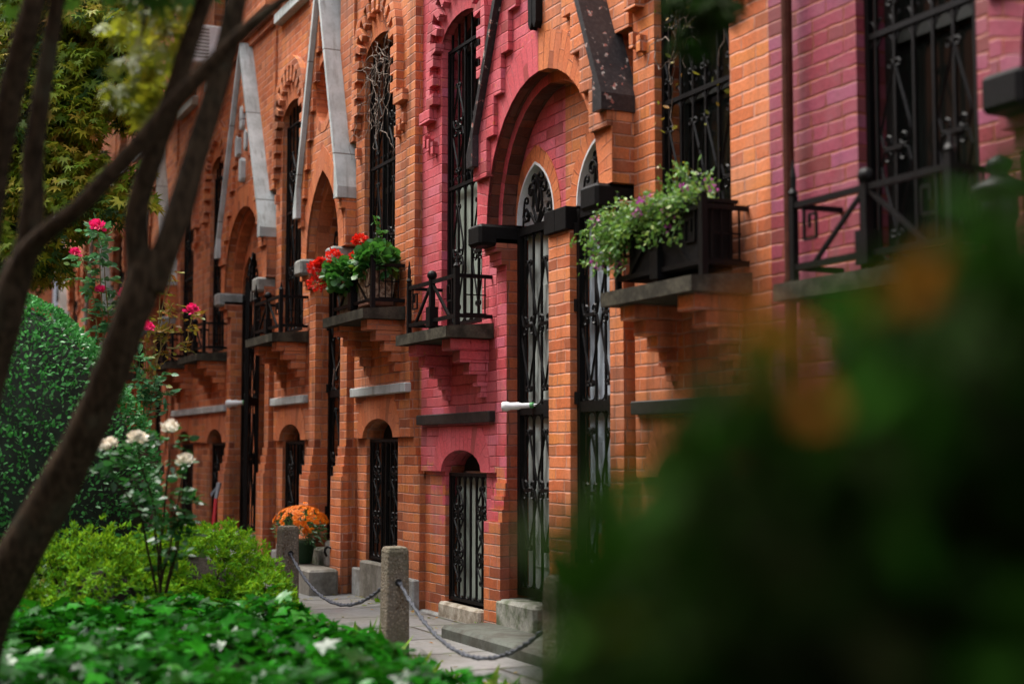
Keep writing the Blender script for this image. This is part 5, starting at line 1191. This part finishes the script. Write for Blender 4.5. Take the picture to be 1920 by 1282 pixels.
# maple with green and yellow leaves behind
t = thing('maple_tree', 'maple tree with green and gold leaves behind the slender dark limbs', 'tree', (-11.4, -3.6, 0))
b = MB(); b.tube([(-11.4, -3.9, 0), (-11.35, -3.85, 1.0), (-11.2, -3.6, 2.0), (-11.0, -3.3, 2.9), (-10.8, -3.0, 4.0)], [0.10, 0.09, 0.075, 0.055, 0.03], 8)
for q in ((-10.6, -2.5, 3.2), (-11.3, -2.7, 3.5), (-10.3, -3.2, 3.7), (-10.9, -2.4, 2.7), (-11.4, -3.8, 3.7)): b.tube([(-11.15, -3.5, 2.2), ((-11.15 + q[0]) / 2, (-3.5 + q[1]) / 2, (2.2 + q[2]) / 2 + 0.1), q], [0.04, 0.028, 0.008], 6)
b.build('trunk', M['bark'], t, True)
cl = []; cld = []
for _ in range(1500):
    px, py = rng.uniform(-60, 300), rng.uniform(-160, 520)
    if px > 262 and py > 60: continue
    if py > 440 - 0.0 * px and px > 120: continue
    if px > 90 and py > 380 and rng.random() < 0.6: continue
    if 145 < px < 250 and 205 < py < 345: continue
    if 150 < px < 215 and 95 < py < 150 and rng.random() < 0.7: continue
    (cl if rng.random() < 0.62 else cld).append((A(px, py, rng.uniform(9.8, 11.4)), 0.20))
cl += [(A(rng.uniform(95, 272), rng.uniform(-60, 230), rng.uniform(9.8, 11.2)), 0.165) for _ in range(170)] + [(A(rng.uniform(60, 170), rng.uniform(200, 380), rng.uniform(9.8, 11.2)), 0.165) for _ in range(90)]
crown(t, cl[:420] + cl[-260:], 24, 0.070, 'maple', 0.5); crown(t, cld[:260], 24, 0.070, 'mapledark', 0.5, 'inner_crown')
# a larger tree over the far half of the mews
t = thing('shade_tree', 'large leafy tree over the far houses, its crown above the maple', 'tree', (-20.5, -3.9, 0))
b = MB(); b.tube([(-20.5, -3.9, 0), (-20.45, -3.85, 2), (-20.3, -3.7, 4), (-20.0, -3.3, 6), (-19.8, -3.0, 7.5)], [0.17, 0.15, 0.13, 0.09, 0.05], 9)
for q in ((-17.0, -1.6, 7.0), (-22.5, -1.8, 7.2), (-18.0, -4.5, 7.4), (-23.5, -4.6, 7.0), (-15.8, -2.6, 7.2)): b.tube([(-20.35, -3.75, 3.8), ((-20.35 + q[0]) / 2, (-3.75 + q[1]) / 2, 5.9), q], [0.08, 0.055, 0.02], 6)
b.build('trunk', M['bark'], t, True)
far = [((rng.uniform(-25.5, -14.6), rng.uniform(-5.2, -0.35), rng.uniform(5.9, 8.6)), 0.55) for _ in range(190)]
far += [((rng.uniform(-18.5, -14.6), rng.uniform(-3.0, -0.4), rng.uniform(5.9, 7.4)), 0.5) for _ in range(60)]
far += [((rng.uniform(-26, -19), rng.uniform(-4.5, -2.2), rng.uniform(4.0, 6.0)), 0.5) for _ in range(40)]
far += [((rng.uniform(-25, -17.5), rng.uniform(-3.2, -1.4), rng.uniform(3.4, 6.0)), 0.45) for _ in range(60)]
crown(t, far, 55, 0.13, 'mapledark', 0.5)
t = thing('yellow_maple', 'nearer maple spray with bright yellow green leaves hanging from the top', 'tree', A(330, -300, 5.2))
b = MB(); st_ = [(420, -500, 5.6, 20), (340, -250, 5.4, 14), (290, -60, 5.2, 9), (262, 90, 5.1, 5)]; stem(b, st_, 6); stem(b, [(340, -250, 5.4, 12), (330, -80, 5.2, 8), (318, 30, 5.2, 4)], 6); b.build('branch', M['bark'], t, True)
cy = []
for px, py, r in ((262, 30, .1), (285, 70, .12), (300, 20, .1), (255, 120, .12), (280, 160, .1), (240, 160, .11), (300, 120, .09), (250, 200, .08), (320, 60, .08), (310, -40, .12), (230, 60, .08), (290, 210, .06), (250, 185, .1), (330, 0, .1)): cy.append((A(px, py, rng.uniform(5.0, 5.4)), r))
crown(t, cy, 17, 0.062, 'mapleyellow', 0.7)
# dark spray hanging at the top right
t = thing('dark_spray', 'dark blurred leafy twig hanging at the top in front of the vine window', 'branch', A(1330, -150, 3.2))
b = MB(); stem(b, [(1420, -260, 3.2, 14), (1350, -60, 3.2, 8), (1310, 40, 3.2, 4)], 5); b.build('twig', M['bark'], t, True)
crown(t, [(A(px, py, 3.2 + rng.uniform(-.1, .1)), 0.05) for px, py in ((1320, 10), (1345, -15), (1305, 45), (1360, 5), (1300, 75), (1330, 40), (1380, -20), (1290, 10))], 12, 0.05, 'hedge', 0.8)

# the dark shrub close to the camera at the right
hc = Vector((-0.55, -2.95, 0.0))
t = thing('dark_shrub', 'dark blurred shrub with rusty leaf tips filling the lower right foreground', 'bush', hc)
P = []; edge = [(1080, 1020), (1150, 930), (1230, 850), (1300, 785), (1370, 725), (1440, 655), (1520, 605), (1620, 560), (1700, 505), (1790, 425), (1860, 345), (1960, 280), (2150, 220)]
ex = [e[0] for e in edge]; ey = [e[1] + 35 for e in edge]
n = 5000; px = nrg.uniform(1030, 2300, n); px = px[nrg.random(n) < np.clip((px - 1030) / 240, 0.10, 1.0) ** 1.4]; n = len(px); top = np.interp(px, ex, ey); py = top + (nrg.random(n) ** 0.62) * (1560 - top) + nrg.normal(size=n) * np.where(nrg.random(n) < 0.3, 85, 45); dd = 0.70 + 0.50 * nrg.random(n)
P = np.array([A(a, b_, d) for a, b_, d in zip(px, py, dd)])
hr = nrg.random(n) * 0.94
ox = []; oh = []
for cx_, cy_, k_, sp_, v_ in ((1440, 690, 6, 36, 0.97), (1395, 735, 2, 25, 0.98), (1675, 605, 3, 25, 0.96), (1270, 905, 1, 15, 0.98), (1740, 1020, 2, 18, 0.99), (1590, 655, 1, 15, 0.97), (1880, 520, 2, 35, 0.92), (1560, 770, 3, 40, 0.90), (1330, 880, 3, 40, 0.90), (1650, 700, 3, 45, 0.90), (1500, 640, 3, 40, 0.905), (1780, 560, 3, 40, 0.905), (1850, 430, 3, 40, 0.90), (1420, 820, 2, 30, 0.92)):
    for _ in range(k_): ox.append(tuple(A(cx_ + rng.gauss(0, sp_), cy_ + rng.gauss(0, sp_), rng.uniform(0.70, 0.80)))); oh.append(v_)
P = np.concatenate([P, np.array(ox)]); hr = np.concatenate([hr, np.array(oh)])
for _ in range(80):
    ox2 = A(rng.uniform(1015, 1200), rng.uniform(960, 1400), rng.uniform(0.85, 1.2)); P = np.concatenate([P, np.array([ox2])]); hr = np.append(hr, rng.random() * 0.93)
n = len(P)
leaves('foliage', 'oval', P, rdir(n, 0.3), rdir(n, 0.8), nrg.uniform(0.030, 0.055, n), L['hedge'], t, hr)
st = MB()
for j in range(26):
    a = A(rng.uniform(1250, 2200), rng.uniform(500, 1100), rng.uniform(0.9, 1.3)); ft = Vector((a.x + rng.uniform(-.15, .15), a.y + rng.uniform(-.1, .15), 0.0)); st.tube([ft, ft.lerp(a, 0.5) + Vector((rng.uniform(-.03, .03), 0, 0)), a], [0.012, 0.008, 0.003], 5)
st.build('stems', M['bark'], t)
